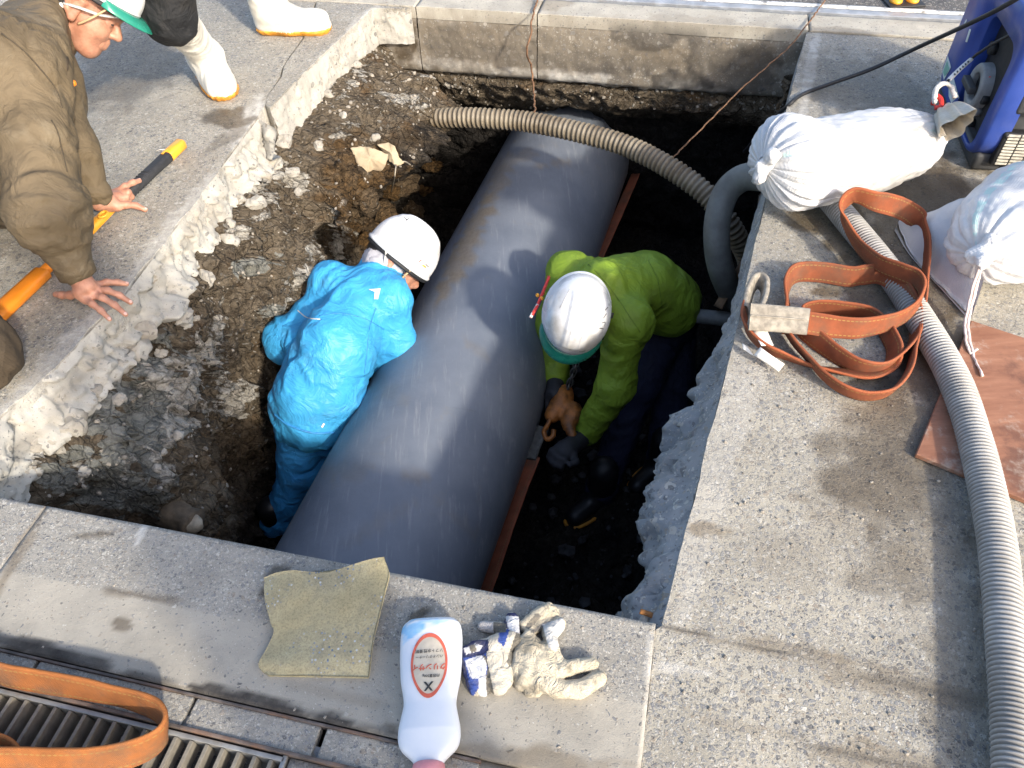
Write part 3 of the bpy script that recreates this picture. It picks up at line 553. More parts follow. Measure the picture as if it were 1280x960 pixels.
def foam_mat():
    t = NT('khaki_foam'); n = t.noise(6, 5, .6); c = t.mix(t.rng(n, .3, .7), (.34, .29, .165), (.48, .42, .26)); c = t.mix(t.math('MULTIPLY', t.rng(t.noise(10, 6, .7), .45, .7), .5), c, (.13, .125, .10))
    v = t.vor(170); rnd = t.n('SeparateColor', {0: v.outputs['Color']}); m = t.math('MULTIPLY', t.math('MULTIPLY', t.math('LESS_THAN', v.outputs['Distance'], .36), t.math('LESS_THAN', rnd.outputs[0], .35)), t.rng(t.noise(9, 3), .48, .62))
    c = t.mix(m, c, t.ramp(rnd.outputs[1], [(0, (.13, .17, .23)), (.4, (.5, .52, .52)), (.7, (.25, .28, .32))], True)); por = t.noise(260, 3, .7); c = t.mix(t.math('MULTIPLY', t.rng(por, .45, .65), .35), c, (.08, .07, .045))
    t.bump(t.math('ADD', por, t.math('MULTIPLY', m, 1.5)), .6, .003); return t.out(c, .95)
M['foam'] = foam_mat()
def bottle_mat():
    t = NT('milky_bottle_plastic'); n = t.noise(8, 5); c = t.mix(t.rng(n, .3, .7), (.64, .68, .74), (.74, .76, .79)); b = t.attr('blue').outputs['Fac']
    c = t.mix(b, c, t.mix(t.noise(60, 4), (.10, .42, .75), (.45, .66, .78))); t.bump(t.noise(30, 4), .08, .002); return t.out(c, .32, **{'Subsurface Weight': .15, 'Subsurface Radius': (.02, .02, .02), 'Subsurface Scale': .3})
M['bottle'] = bottle_mat()
M['label_paper'] = simple('cream_label', (.58, .51, .40), .6, .12, 40, .1, (.42, .36, .27), .4)
M['red_print'] = simple('red_print', (.60, .12, .07), .5, .15, 60, .05)
M['black_print'] = simple('black_print', (.03, .03, .03), .5, .2, 60, .05)
M['pink'] = simple('pink_cap', (.62, .25, .27), .4, .12, 30, .1)
def cloth(name, col, rough=.55, var=.14, dirt=(.2, .18, .15), amt=.25, fold=.6, spec=.35, sheen=0.0, fs=13):
    t = NT(name); n = t.noise(5, 5, .6); c = t.mix(t.rng(n, .3, .7), tuple(x*(1-var) for x in col), tuple(min(1, x*(1+var)) for x in col))
    c = t.mix(t.math('MULTIPLY', t.rng(t.noise(7, 7, .7), .5, .72), amt), c, dirt)
    wp = t.n('VectorMath', {0: t.coord(), 1: t.n('VectorMath', {0: t.n('TexNoise', {'Vector': t.coord(), 'Scale': 6, 'Detail': 2}).outputs[1], 'Scale': .22}, operation='SCALE').outputs[0]}, operation='ADD').outputs[0]; f = t.math('MULTIPLY', t.vor(fs, wp).outputs['Distance'], .9); g = t.math('ABSOLUTE', t.math('SUBTRACT', t.noise(11, 4, .55, dist=.8), .5))
    t.bump(t.math('ADD', t.math('ADD', t.math('MULTIPLY', f, 1.4), t.math('MULTIPLY', g, 3.0)), t.math('MULTIPLY', t.noise(500, 2), .03)), fold, .012); return t.out(c, rough, **{'Specular IOR Level': spec})
M['blue'] = cloth('blue_rainwear', (.050, .34, .66), .45, .08, (.18, .32, .44), .25, .62, fs=9)
M['blue_leg'] = cloth('blue_rain_trousers', (.055, .36, .82), .5, .12, (.12, .18, .25), .25, .5)
M['green'] = cloth('green_jacket_fabric', (.185, .285, .024), .6, .12, (.13, .155, .045), .45, .55)
M['brown'] = cloth('brown_workwear', (.125, .095, .058), .72, .16, (.22, .185, .13), .5, .55, .25)
M['brown_dark'] = cloth('dark_brown_workwear', (.062, .047, .032), .8, .2, (.11, .085, .06), .4, .5, .2)
M['navy'] = cloth('navy_trousers', (.018, .022, .05), .7, .2, (.05, .05, .05), .3, .6, .25)
M['black_cloth'] = cloth('black_trousers', (.016, .017, .019), .7, .2, (.06, .055, .05), .35, .7, .25)
M['greycloth'] = cloth('grey_collar', (.42, .42, .46), .8, .1, (.3, .3, .3), .2)
def skin_mat():
    t = NT('skin'); n = t.noise(25, 5, .6); c = t.mix(t.rng(n, .3, .7), (.36, .165, .105), (.52, .27, .185)); c = t.mix(t.math('MULTIPLY', t.rng(t.noise(60, 4), .5, .7), .4), c, (.28, .12, .08)); c = t.mix(t.math('MULTIPLY', t.rng(t.noise(34, 6, .75), .54, .7), .45), c, (.20, .13, .09)); t.bump(t.math('ADD', t.noise(220, 4), t.math('MULTIPLY', t.noise(90, 4), 1.5)), .4, .0016)
    return t.out(c, .5, **{'Subsurface Weight': .12, 'Subsurface Radius': (.012, .005, .003), 'Subsurface Scale': .5})
M['skin'] = skin_mat()
M['hair'] = simple('black_hair', (.02, .017, .015), .6, .4, 200, .8)
M['helmet'] = simple('white_helmet_shell', (.72, .73, .74), .28, .06, 16, .08, (.36, .33, .28), .75)
M['visor'] = simple('green_visor', (.02, .24, .17), .25, .15, 12, .05, (.05, .12, .1), .4)
M['strap'] = simple('grey_strap', (.45, .44, .42), .8, .2, 60, .3)
M['strap_tan'] = simple('tan_strap', (.50, .36, .20), .8, .2, 60, .3)
M['lime'] = simple('lime_liner', (.25, .62, .06), .5, .15, 30, .1)
M['white_boot'] = simple('white_rubber_boot', (.70, .68, .62), .38, .06, 8, .12, (.34, .29, .20), .55)
M['boot_sole'] = simple('amber_rubber_sole', (.62, .27, .03), .5, .2, 40, .4, (.15, .09, .04), .7)
M['dark_boot'] = simple('dark_rubber_boot', (.012, .012, .014), .45, .3, 30, .2)
M['glove_black'] = simple('black_work_glove', (.020, .020, .024), .7, .3, 50, .5)
M['orange_plastic'] = simple('orange_plastic', (.72, .22, .015), .38, .1, 14, .12, (.45, .17, .03), .6)
M['yellow_plastic'] = simple('amber_plastic', (.80, .36, .03), .35, .08, 20, .1)
M['black_grip'] = simple('black_grip_rubber', (.025, .026, .03), .7, .3, 90, .6)
def plywood():
    t = NT('reddish_board'); mp = t.n('Mapping', {'Vector': t.coord(), 'Rotation': (0, 0, .9), 'Scale': (3, 14, 8)}); n = t.noise(2.2, 7, .65, mp.outputs[0]); m = t.noise(7, 6, .7)
    c = t.mix(t.rng(n, .3, .7), (.20, .082, .045), (.31, .145, .085)); c = t.mix(t.math('MULTIPLY', t.rng(n, .6, .75), .35), c, (.46, .30, .21)); c = t.mix(t.math('MULTIPLY', t.rng(m, .5, .66), .7), c, (.10, .045, .03)); c = t.mix(t.math('MULTIPLY', t.rng(t.noise(13, 6, .7), .52, .66), .55), c, (.40, .34, .28))
    t.bump(n, .4, .003); return t.out(c, .6)
M['plywood'] = plywood()
M['gen_blue'] = simple('scuffed_blue_plastic', (.022, .055, .27), .42, .12, 12, .1, (.10, .13, .30), .5)
M['gen_black'] = simple('dusty_black_plastic', (.045, .047, .05), .6, .25, 20, .3, (.13, .13, .125), .5)
M['gen_grey'] = simple('grey_plastic', (.24, .25, .26), .5, .15, 30, .2, (.12, .12, .12), .4)
M['gen_dark'] = simple('dark_recess', (.012, .013, .015), .6, .3, 40, .3)
M['slit'] = simple('pale_louvre', (.50, .48, .41), .6, .2, 60, .2, (.2, .18, .14), .5)
M['sticker'] = simple('pale_sticker', (.58, .63, .62), .45, .12, 60, .05)
M['sticker_green'] = simple('green_sticker', (.20, .42, .34), .45, .12, 60, .05)
M['red'] = simple('red_plastic', (.62, .04, .03), .4, .1, 40, .1)
M['kraft'] = simple('torn_pale_paper', (.38, .31, .21), .85, .2, 20, .5, (.22, .15, .085), .7)
M['bark'] = simple('rotten_wood', (.30, .26, .20), .85, .3, 30, .6, (.10, .08, .05), .7)
M['ivory_fabric'] = cloth('ivory_glove_fabric', (.55, .49, .38), .85, .1, (.30, .26, .20), .6, .6, .15)
def glove_stripe():
    t = NT('striped_glove_fabric'); a = t.attr('tint'); n = t.noise(40, 5, .65); c = t.mix(t.math('MULTIPLY', t.rng(n, .45, .7), .25), a.outputs['Color'], (.30, .27, .22)); t.bump(t.math('ADD', t.math('MULTIPLY', t.noise(700, 2), .5), t.math('MULTIPLY', t.math('ABSOLUTE', t.math('SUBTRACT', t.noise(38, 4, .55, dist=1.0), .5)), 5)), .8, .005); return t.out(c, .85)
M['glove_tint'] = glove_stripe()

# ------------------------------------------------------------------ the pipe
PA = np.array([-.486, 1.235, -.9]); PB = np.array([.385, 3.757, -.9]); axp = unit(PB-PA); sidep = np.array([axp[1], -axp[0], 0]); PR = .337
PA = PA+sidep*.014; PB = PB+sidep*.014
root = thing('steel_pipe', (*PA[:2], FLOOR), 'large blue grey pipe running through the pit', 'pipe')
ts = np.linspace(-1.9, 4.6, 260)-0.0; C = PA+axp*ts[:, None]
V, F = tube(C, PR, 96); ang = np.arctan2((V-PA)@np.array([0, 0, 1.])+.0, (V-PA)@sidep); V += .0012*fbm(V*5, 3)[:, None]*np.c_[np.zeros((len(V), 2)), np.ones(len(V))]
mud = blobs2(V, [(590, 290, 12, 60, 30, .9), (572, 335, 14, 44, 30, .8), (620, 230, 12, 40, 25, .6), (690, 205, 30, 4, -12, .5), (545, 560, 8, 3, 30, .9), (560, 540, 4, 2, 0, 1), (600, 440, 30, 5, 40, .3), (480, 650, 50, 8, -30, .25), (575, 650, 40, 6, 40, .25), (640, 200, 40, 8, -20, .4), (430, 590, 40, 12, 0, .25), (515, 597, 18, 7, 0, .5), (553, 545, 5, 3, 0, .8), (470, 480, 40, 14, 30, .25)], 5, .8, 22); mud *= sstep(-.6, .2, V[:, 2]+.9)
mesh('barrel', V, F, M['pipe'], root, attrs=dict(mud=mud))
tc = np.array([3.05, 3.09, 3.16, 3.2])-0.0; V, F = tube(PA+axp*np.linspace(2.75, 2.86, 8)[:, None], [PR+.001, PR+.008, PR+.013, PR+.014, PR+.014, PR+.013, PR+.008, PR+.001], 96, False); mesh('collar', V, F, M['pipe'], root, attrs=dict(mud=np.zeros(len(V))))

# ------------------------------------------------------------------ hoses, wires, cables
def corrugated(C, r, depth, pitch, ns=26, sub=6):
    C = np.asarray(C); L = np.linalg.norm(np.diff(C, axis=0), axis=1).sum(); n = int(L/pitch*sub); P = spline(C, n); s = np.linspace(0, L, n)
    ph = np.sin(2*np.pi*s/pitch); prof = np.sign(ph)*np.abs(ph)**.6; wob = perlin(P*5.0); P = P+.006*np.stack([perlin(P*3.1+k*7) for k in range(3)], 1)*[1, 1, .3]; rr = (r-depth*.5+depth*.5*prof*(.8+.35*perlin(P*9)))*(1+.03*wob)
    V, F = tube(P, rr, ns); return V, F, np.repeat(np.clip(-prof*.5+.5, 0, 1)**1.5, ns)
def hose(name, C, r, depth, pitch, mat, label, group=None):
    V, F, g = corrugated(C, r, depth, pitch); o = mesh(name, V, F, mat, None, attrs=dict(groove=g), loc=(*C[0][:2], min(p[2] for p in C))); return tag(o, label, 'hose', group)
hose('corrugated_hose', [at(992, 196, .05), at(1012, 222, .045), at(1040, 252, .04), at(1100, 325, .036), at(1150, 400, .036), at(1190, 470, .036), at(1222, 560, .036), at(1243, 660, .036), at(1257, 780, .036), at(1266, 900, .036), at(1270, 1040, .036)], .036, .0048, .0095, M['hose_grey'], 'light grey ribbed hose running from the pit down the right pavement')
hose('corrugated_hose', [at(515, 151, -.38), at(535, 149, -.33), at(560, 147, -.30), at(600, 147, -.28), at(660, 152, -.27), at(720, 164, -.26), at(780, 182, -.26), at(840, 212, -.28), at(885, 245, -.33), at(915, 285, -.42), at(935, 330, -.6), at(940, 380, -.9)], .044, .009, .021, M['hose_tan'], 'muddy tan ribbed hose arching across the far end of the pit')
V, F = tube(spline([at(960, 222, -.05), at(930, 222, -.10), at(908, 240, -.16), at(897, 275, -.24), at(897, 315, -.34), at(906, 350, -.46), at(925, 390, -.7), at(935, 420, -1.0)], 90), .046, 24); tag(mesh('suction_hose', V, F, M['hose_dark'], attrs=dict(groove=np.zeros(len(V))), loc=at(897, 315, -1.0)), 'smooth dark grey hose bending down into the pit under the sandbag', 'hose')
def cable(name, P, r, mat, label, cat, n=90, ns=8, parent=None, wob=0.0):
    C = spline(P, n)
    if wob: C = C+wob*np.stack([perlin(C*40+k*11) for k in range(3)], 1)
    V, F = tube(C, r, ns); o = mesh(name, V, F, mat, parent, loc=None if parent else P[0]); return tag(o, label, cat)
cable('power_cable', [at(930, 190, -.45), at(965, 150, -.12), at(985, 132, .0), at(1003, 118, .012), at(1040, 104, .02), at(1090, 86, .06), at(1150, 58, .16), at(1215, 28, .34), at(1265, 2, .46), at(1330, -40, .58)], .0072, M['rubber'], 'thick black cable sweeping from the pit up past the generator', 'cable', 140, 10)
cable('rusty_wire', [at(672, -2, .02), at(668, 12, .016), at(664, 28, .012), gh(*(at(664, 35)[:2]@np.stack([E1, E2], 1)), -.02)-np.r_[E2*.012, 0], at(661, 60, -.08)-np.r_[E2*.03, 0], at(664, 85, -.18), at(667, 115, -.25), at(669, 140, -.24)], .0042, M['wire'], 'thin rusty wire hanging over the far kerb onto the tan hose', 'wire', 120, 6, None, .006)
cable('hemp_cord', [at(1036, -8, .02), at(1030, 2, .015), at(1004, 37, .02), at(985, 60, -.02), at(930, 108, -.10), at(890, 148, -.18), at(858, 180, -.24), at(842, 196, -.25)], .0032, M['wire'], 'thin brown cord stretched from the far kerb corner down to the tan hose', 'cord', 100, 6, None, .003)
# steel strut and pipe in the dark corner under the sling
V, F = tube(spline([at(955, 405, -.62), at(900, 398, -.62), at(840, 392, -.66)], 20), .028, 14); tag(mesh('service_pipe', V, F, M['hose_dark'], attrs=dict(groove=np.zeros(len(V))), loc=at(900, 398, -.66)), 'small dark pipe crossing the right side of the pit', 'pipe')
C = spline([at(942, 300, -.28), at(930, 325, -.36), at(912, 358, -.5), at(897, 385, -.56)], 30); V, F = tube(C, np.linspace(.012, .03, 30), 8, True, .35); V += .006*fbm(V*18, 3)[:, None]; tag(mesh('jute_strap', V, F, simple('rotten_strap', (.17, .10, .055), .9, .4, 30, .7, (.06, .04, .03), .6), loc=at(897, 385, -.56)), 'muddy brown strap tied to the small dark pipe', 'strap')

# ------------------------------------------------------------------ webbing slings
def ribbon(C, W, half, th, n, mat, parent, name='webbing'):
    """flat webbing: centre line C, width direction W per control point"""
    P = spline(C, n); Wd = spline(W, n) if len(W) == len(C) else np.repeat(np.array(W)[:1], n, 0)
    T = np.gradient(P, axis=0); T /= np.linalg.norm(T, axis=1)[:, None]; Wd = Wd-T*(Wd*T).sum(1)[:, None]; Wd /= np.linalg.norm(Wd, axis=1)[:, None]; N = np.cross(T, Wd)
    sec = [(-1, -.5), (-.9, -1), (-.5, -1), (0, -1), (.5, -1), (.9, -1), (1, -.5), (1, .5), (.9, 1), (.5, 1), (0, 1), (-.5, 1), (-.9, 1), (-1, .5)]
    hw = half*(1+.03*perlin(P*20))
    cur = .006*perlin(P*7+3)
    V = np.stack([P+Wd*(hw*a)[:, None]+N*(th*.5*b+cur*(a*a-.4))[:, None] for a, b in sec], 1).reshape(-1, 3)
    s = np.r_[0, np.cumsum(np.linalg.norm(np.diff(P, axis=0), axis=1))]
    uv = np.stack([np.repeat(s, len(sec)), np.tile([a for a, b in sec], n)], 1); m = len(sec)
    F = grid_faces(n, m, wv=True).tolist()+[list(range(m))[::-1], [(n-1)*m+i for i in range(m)]]
    return mesh(name, V, F, mat, parent, uv=uv)
def c6(x, y): return 880+x/3.2, 220+y/3.2
def sling_pts(L):
    C = []; W = []
    for q in L:
        x, y, z = q[:3]; C.append(at(*c6(x, y), z)); W.append(q[3] if len(q) > 3 else (0, 0, 1))
    return C, W
root = thing('lifting_sling', at(1040, 400), 'orange webbing sling piled in loops with a grey canvas sleeve', 'sling')
upv = (0, 0, 1); tl = (.05, .72, .69)
# long run: sleeve end -> right -> big upper loop -> back round the left loop
C, W = sling_pts([(200, 570, .075, tl), (300, 575, .072, tl), (420, 588, .07, tl), (540, 605, .066, tl), (640, 607, .066, tl), (760, 580, .07, (.0, .6, .8)), (840, 530, .085, (.2, .3, .9)), (875, 465, .10, upv), (855, 415, .105, (-.1, .2, 1)), (790, 385, .10, (-.2, -.3, 1)), (700, 350, .085, (-.3, -.3, 1)), (625, 285, .07, (-.4, -.2, 1)), (570, 200, .09, (-.45, 0, 1)), (555, 130, .125, (-.3, .3, 1)), (600, 78, .16, (0, .35, 1)), (690, 100, .15, (.2, .4, 1)), (790, 130, .11, (.3, .3, 1)), (860, 180, .075, (.35, .2, 1)), (890, 260, .06, (.35, .1, 1)), (892, 340, .05, (.3, 0, 1)), (875, 440, .04, (.25, 0, 1)), (850, 590, .035, (.2, 0, 1)), (835, 700, .032, upv), (810, 790, .032, upv), (745, 862, .032, (.1, -.3, 1)), (650, 880, .032, (0, -.4, 1)), (560, 855, .032, (-.1, -.45, 1)), (480, 800, .032, (-.3, -.5, 1)), (420, 735, .032, (-.35, -.5, 1)), (360, 665, .034, (-.4, -.4, 1)), (320, 600, .036, (-.4, -.2, 1))])
ribbon(C, W, .0285, .0075, 620, M['sling'], root)
C, W = sling_pts([(320, 600, .03, (-.3, -.2, 1)), (335, 520, .03, (-.3, 0, 1)), (330, 440, .034, (-.35, .2, 1)), (370, 388, .036, (-.1, .4, 1)), (470, 385, .036, (0, .4, 1)), (580, 402, .036, (.1, .4, 1)), (640, 395, .04, (0, .4, 1)), (710, 392, .05, (.1, .4, 1)), (775, 430, .06, (.3, .3, 1)), (820, 490, .055, (.3, .2, 1)), (850, 560, .042, (.3, 0, 1)), (845, 640, .034, (.25, -.1, 1)), (790, 720, .032, (.15, -.3, 1)), (720, 770, .032, (0, -.45, 1)), (630, 765, .032, (-.15, -.5, 1)), (545, 725, .03, (-.25, -.5, 1)), (470, 670, .03, (-.3, -.45, 1)), (400, 610, .03, (-.3, -.3, 1)), (380, 555, .03, (-.3, 0, 1)), (440, 530, .03, (0, .35, 1)), (540, 533, .03, (.05, .35, 1)), (640, 548, .03, (.2, .35, 1)), (705, 590, .03, (.35, .2, 1)), (740, 640, .03, (.3, 0, 1)), (760, 700, .03, (.3, -.1, 1)), (740, 755, .022, (.1, -.6, .7)), (660, 790, .02, (0, -.7, .5)), (560, 785, .018, (0, -.8, .45)), (430, 760, .016, (-.1, -.8, .4)), (330, 725, .018, (-.2, -.8, .5)), (250, 690, .028, (-.3, -.5, .8)), (190, 640, .034, (-.4, -.3, 1)), (160, 580, .036, (-.4, 0, 1)), (170, 520, .038, (-.3, .2, 1))])
ribbon(C, W, .0285, .0075, 640, M['sling'], root)
C, W = sling_pts([(168, 545, .04, (-.3, .1, 1)), (175, 490, .045, (-.3, .2, 1)), (195, 435, .05, (-.2, .3, 1)), (220, 418, .05, (0, .3, 1)), (243, 440, .05, (.2, .2, 1)), (238, 490, .045, (.25, 0, 1)), (215, 545, .04, (.25, 0, 1))]); ribbon(C, W, .0245, .012, 110, M['canvas'], root, 'canvas_eye')
C, W = sling_pts([(180, 568, .078, tl), (260, 573, .077, tl), (340, 580, .076, tl), (415, 588, .076, tl)]); C = np.array(C); ribbon(C+np.array([0, 0, .004]), W, .033, .017, 70, M['canvas'], root, 'canvas_sleeve')
C, W = sling_pts([(182, 560, .086, tl), (300, 569, .085, tl), (413, 578, .084, tl)]); V, F = tube(spline(np.array(C)+np.array([.0, -.003, .005]), 30), .0022, 6); mesh('seam', V, F, M['canvas'], root)
def quad_tag(pts, z, lift, mat, parent, name='paper_tag', th=.0015):
    P = np.array([at(x, y, z+l) for (x, y), l in zip(pts, lift)]); n = unit(np.cross(P[1]-P[0], P[3]-P[0])); n = n if n[2] > 0 else -n
    u = np.linspace(0, 1, 7); G = np.array([[(P[0]*(1-a)+P[1]*a)*(1-b)+(P[3]*(1-a)+P[2]*a)*b+n*.004*math.sin(3*a+2*b) for b in u] for a in u]).reshape(-1, 3)
    V = np.vstack([G, G-n*th]); F = grid_faces(7, 7); F2 = (F+49)[:, ::-1]; ring = [i*7 for i in range(7)]+[42+j for j in range(1, 7)]+[i*7+6 for i in range(5, -1, -1)]+[j for j in range(5, 0, -1)]
    F = F.tolist()+F2.tolist()+[[ring[i], ring[i-1], ring[i-1]+49, ring[i]+49] for i in range(len(ring))]; return mesh(name, V, F, mat, parent)
quad_tag([c6(192, 618), c6(250, 610), c6(280, 672), c6(228, 682)], .05, (0, 0, .0, 0), M['tagw'], root)
quad_tag([c6(225, 684), c6(322, 752), c6(298, 784), c6(200, 716)], .03, (.02, .005, -.01, 0), M['tagw'], root)
quad_tag([c6(152, 668), c6(185, 700), c6(205, 715), c6(155, 695)], .02, (0, 0, 0, 0), M['tagw'], root)

def c8(x, y): return x/3.0476, 780+y/3.0476
root = thing('lifting_sling', at(120, 900), 'ochre orange webbing sling looped over the drain grate in the near corner', 'sling')
pts = [(-260, 100, .036), (-120, 130, .036), (0, 190, .034), (140, 215, .034), (280, 240, .034), (400, 265, .036), (500, 290, .036), (580, 318, .040), (620, 352, .046), (630, 395, .05), (600, 440, .05), (540, 478, .048), (450, 505, .046), (330, 525, .044), (200, 532, .042), (60, 530, .042), (-80, 535, .042), (-240, 560, .042)]
Wl = [(0, .2, 1)]*3+[(0, .25, 1)]*4+[(.2, .3, 1), (.4, .2, 1), (.45, .1, 1), (.3, .3, 1), (.1, .5, 1)]+[(0, .7, .8)]*6
ribbon([at(*c8(x, y), z) for x, y, z in pts], Wl, .033, .0085, 420, M['sling2'], root)
pts = [(-200, 420, .02), (-60, 430, .022), (30, 450, .022), (75, 485, .02), (70, 530, .016), (0, 575, .012), (-120, 600, .012)]
ribbon([at(*c8(x, y), z) for x, y, z in pts], [(0, .4, 1)]*3+[(.5, 0, 1)]+[(0, -.5, 1)]*3, .018, .007, 120, M['sling2'], root, 'webbing')

# sling along the pipe, with lever hoist and chain
root = thing('lifting_sling', at(640, 640, -1.1), 'muddy flat sling stretched beside the pipe, hooked to the hoist', 'sling')
C = [at(585, 775, -1.12), at(606, 728, -1.06), at(628, 665, -1.02), at(650, 605, -.98), at(664, 570, -.95)]; ribbon(C, [(.9, -.25, .35)]*5, .040, .007, 90, M['sling_dark'], root)
C = [at(662, 574, -.945), at(670, 553, -.93), at(679, 534, -.91)]; ribbon(C, [(.9, -.25, .35)]*3, .026, .016, 30, simple('dark_sleeve', (.10, .10, .095), .9, .3, 50, .5), root, 'sleeve')
root = thing('lever_hoist', at(700, 515, -.9), 'small orange lever hoist with chain beside the pipe', 'hoist')
c = at(697, 512, -.86); X = unit(sidep); Z = np.array([0, 0, 1.]); U = unit(at(712, 480, -.84)-at(690, 540, -.9))
V, F = blob([ell_(at(703, 500, -.85), (.065, .042, .042), U, X), ell_(at(716, 518, -.86), (.05, .035, .035), U, X), ell_(at(692, 516, -.87), (.045, .032, .03), U, X), cap_(at(709, 528, -.87), at(716, 545, -.89), .024, .018)], .02, .006, 1); V += .003*fbm(V*40, 3)[:, None]; mesh('hoist_body', V, F, M['hook'], root)
hk = [at(688, 524, -.87), at(684, 532, -.88), at(680, 540, -.9), at(684, 549, -.91), at(691, 545, -.9), at(692, 537, -.89)]; V, F = tube(spline(hk, 40), .0095, 10); mesh('hook', V, F, M['hook'], root)
cc = spline([at(708, 492, -.83), at(713, 476, -.79), at(718, 462, -.75), at(722, 448, -.7)], 8)
def link(c, T, rot, parent, s=.014):
    a = np.linspace(0, 2*np.pi, 16); B = unit(np.cross(T, [.3, .9, .1])); N = np.cross(T, B); B = B*math.cos(rot)+N*math.sin(rot)
    V, F = tube(c+T*(s*1.5*np.cos(a))[:, None]+B*(s*.75*np.sin(a))[:, None], .0034, 6, False); return mesh('chain_link', V, F, M['chain'], parent)
for i, p in enumerate(cc): link(p, unit(cc[-1]-cc[0]), (i % 2)*1.57, root)
C = [at(745, 330, -.95), at(765, 285, -.95), at(785, 240, -.95), at(800, 205, -.95)]; root = ribbon(C, [(.9, -.25, .35)]*4, .026, .007, 50, M['sling_dark'], None, 'lifting_sling'); tag(root, 'dim muddy sling lying on the far side of the pipe in shadow', 'sling')

# ------------------------------------------------------------------ sandbags
def sack(A, B, prof, root, squash=.72, nu=130, nv=150, fold=(.16, .12), upv=(0, 0, 1), bend=None, seed=0, band=.25, soilpx=None, nf=17, bottom=.004):
    A = np.asarray(A); B = np.asarray(B); T = unit(B-A); side = unit(np.cross(T, upv)); up = np.cross(side, T); t = np.linspace(0, 1, nu); a = np.linspace(0, 2*np.pi, nv, endpoint=False)
    tt = .5-.5*np.cos(np.pi*t); tt = .6*tt+.4*t
    R = np.interp(tt, [p[0] for p in prof], [p[1] for p in prof]); ker = np.ones(7)/7; R = np.convolve(np.pad(R, 3, 'edge'), ker, 'valid')
    Sq = np.interp(tt, [p[0] for p in prof], [p[2] for p in prof]); C = A+(B-A)*tt[:, None]
    if bend is not None: C = C+np.asarray(bend)*(np.sin(np.pi*tt))[:, None]
    ca, sa = np.cos(a), np.sin(a); ex = 2.4
    rr = (np.abs(ca)**ex+np.abs(sa)**ex)**(-1/ex)
    dA = np.exp(-tt/.12); dB = np.exp(-(1-tt)/.14)
    ph = a[None, :]*nf+2.2*perlin(np.stack([np.broadcast_to(tt[:, None]*2, (nu, nv)), np.broadcast_to(ca*2, (nu, nv)), np.broadcast_to(sa*2, (nu, nv))], -1)+seed)
    w1 = (np.abs(np.sin(ph*.5))-.6)+.5*(np.abs(np.sin(ph*.83+1))-.6)
    fo = 1+w1*(fold[0]*dA+fold[1]*dB)[:, None]
    G = C[:, None]+(R[:, None]*fo*rr)[..., None]*(ca[None, :, None]*side+(sa[None]*Sq[:, None])[..., None]*up)
    V = G.reshape(-1, 3); V += ((.016 if seed == 9 else .012)*perlin(V*7+seed)+.007*(np.abs(perlin(V*np.array([13, 13, 13])+seed+9))-.2)+.005*(np.abs(perlin(V*31+seed))-.2))[:, None]*unit_rows(V-np.repeat(C, nv, 0)); V[:, 2] = np.where(V[:, 2] < bottom+.02, bottom+.004*perlin(V*20)+.2*(np.maximum(V[:, 2]-bottom, 0)), V[:, 2])
    F = grid_faces(nu, nv, wv=True).tolist()+[list(range(nv))[::-1], [(nu-1)*nv+i for i in range(nv)]]
    uv = np.stack([np.repeat(tt, nv), np.tile(a/(2*np.pi), nu)], 1); so_ = blobs2(V, soilpx, seed) if soilpx else np.zeros(len(V))
    return mesh('sack_body', V, F, M['sack'], root, uv=uv, attrs=dict(soil=so_, band=np.full(len(V), band)))
def unit_rows(X): return X/np.maximum(np.linalg.norm(X, axis=1), 1e-9)[:, None]
root = thing('sandbag', at(1050, 215), 'white woven sandbag lying on its side at the pit edge, knotted at both ends', 'sandbag')
A = at(954, 207, .185); B = at(1176, 164, .12)
sack(A, B, [(0, .012, 1), (.015, .055, 1), (.045, .10, .95), (.11, .138, .88), (.3, .143, .70), (.55, .145, .68), (.75, .128, .72), (.88, .085, .85), (.95, .05, 1), (1, .034, 1)], root, fold=(.20, .12), seed=2, band=.14, nf=22, bend=(0, .0, -.02), soilpx=[(1160, 165, 22, 20, 0, .5), (1090, 245, 90, 14, -25, .35), (1135, 180, 20, 40, 30, .15)])
# knot of gathered cloth at the pit end, tied neck with a flared mouth at the other
kc = at(956, 206, .20); T = unit(A-B)
V, F = blob([cap_(kc-T*.02, kc+T*.018, .02, .014), cap_(kc, kc+np.array([.01, -.015, .04]), .014, .022), cap_(kc, kc+np.array([-.01, -.01, -.03]), .012, .02)], .012, .005, 1); V += .004*fbm(V*45, 3)[:, None]; mesh('knot', V, F, M['sack'], root, attrs=dict(soil=np.zeros(len(V)), band=np.full(len(V), 9.)), uv=V[:, :2])
# strip of green print across the gathered end
N0 = at(1180, 158, .14)
mouth = []
nu, nv = 26, 60
for i in range(nu):
    s = i/(nu-1)
    c = (1-s)**2*N0+2*s*(1-s)*at(1172, 120, .20)+s*s*at(1196, 158, .235)
    mouth.append((c, .012+.036*s**1.3))
Cc = np.array([m[0] for m in mouth]); rr = np.array([m[1] for m in mouth]); V, F = tube(Cc, rr, nv, False, .55); a = np.tile(np.linspace(0, 2*np.pi, nv, endpoint=False), nu); s = np.repeat(np.linspace(0, 1, nu), nv); ctr = np.repeat(Cc, nv, 0); V = ctr+(V-ctr)*(1+.22*np.sin(a*7+3*s)*(1-.5*s)+.18*np.sin(a*3+2)*s)[:, None]
mesh('sack_mouth', V, F, M['sack'], root, attrs=dict(soil=np.clip(.85+.3*fbm(V*12, 3), 0, 1), band=np.full(len(V), 9.)), uv=V[:, :2])
V, F = tube(spline([at(1166, 130, .19), at(1170, 120, .2), at(1176, 124, .2), at(1176, 133, .19), at(1168, 135, .185)], 30), .007, 8); mesh('red_tape', V, F, M['red'], root)
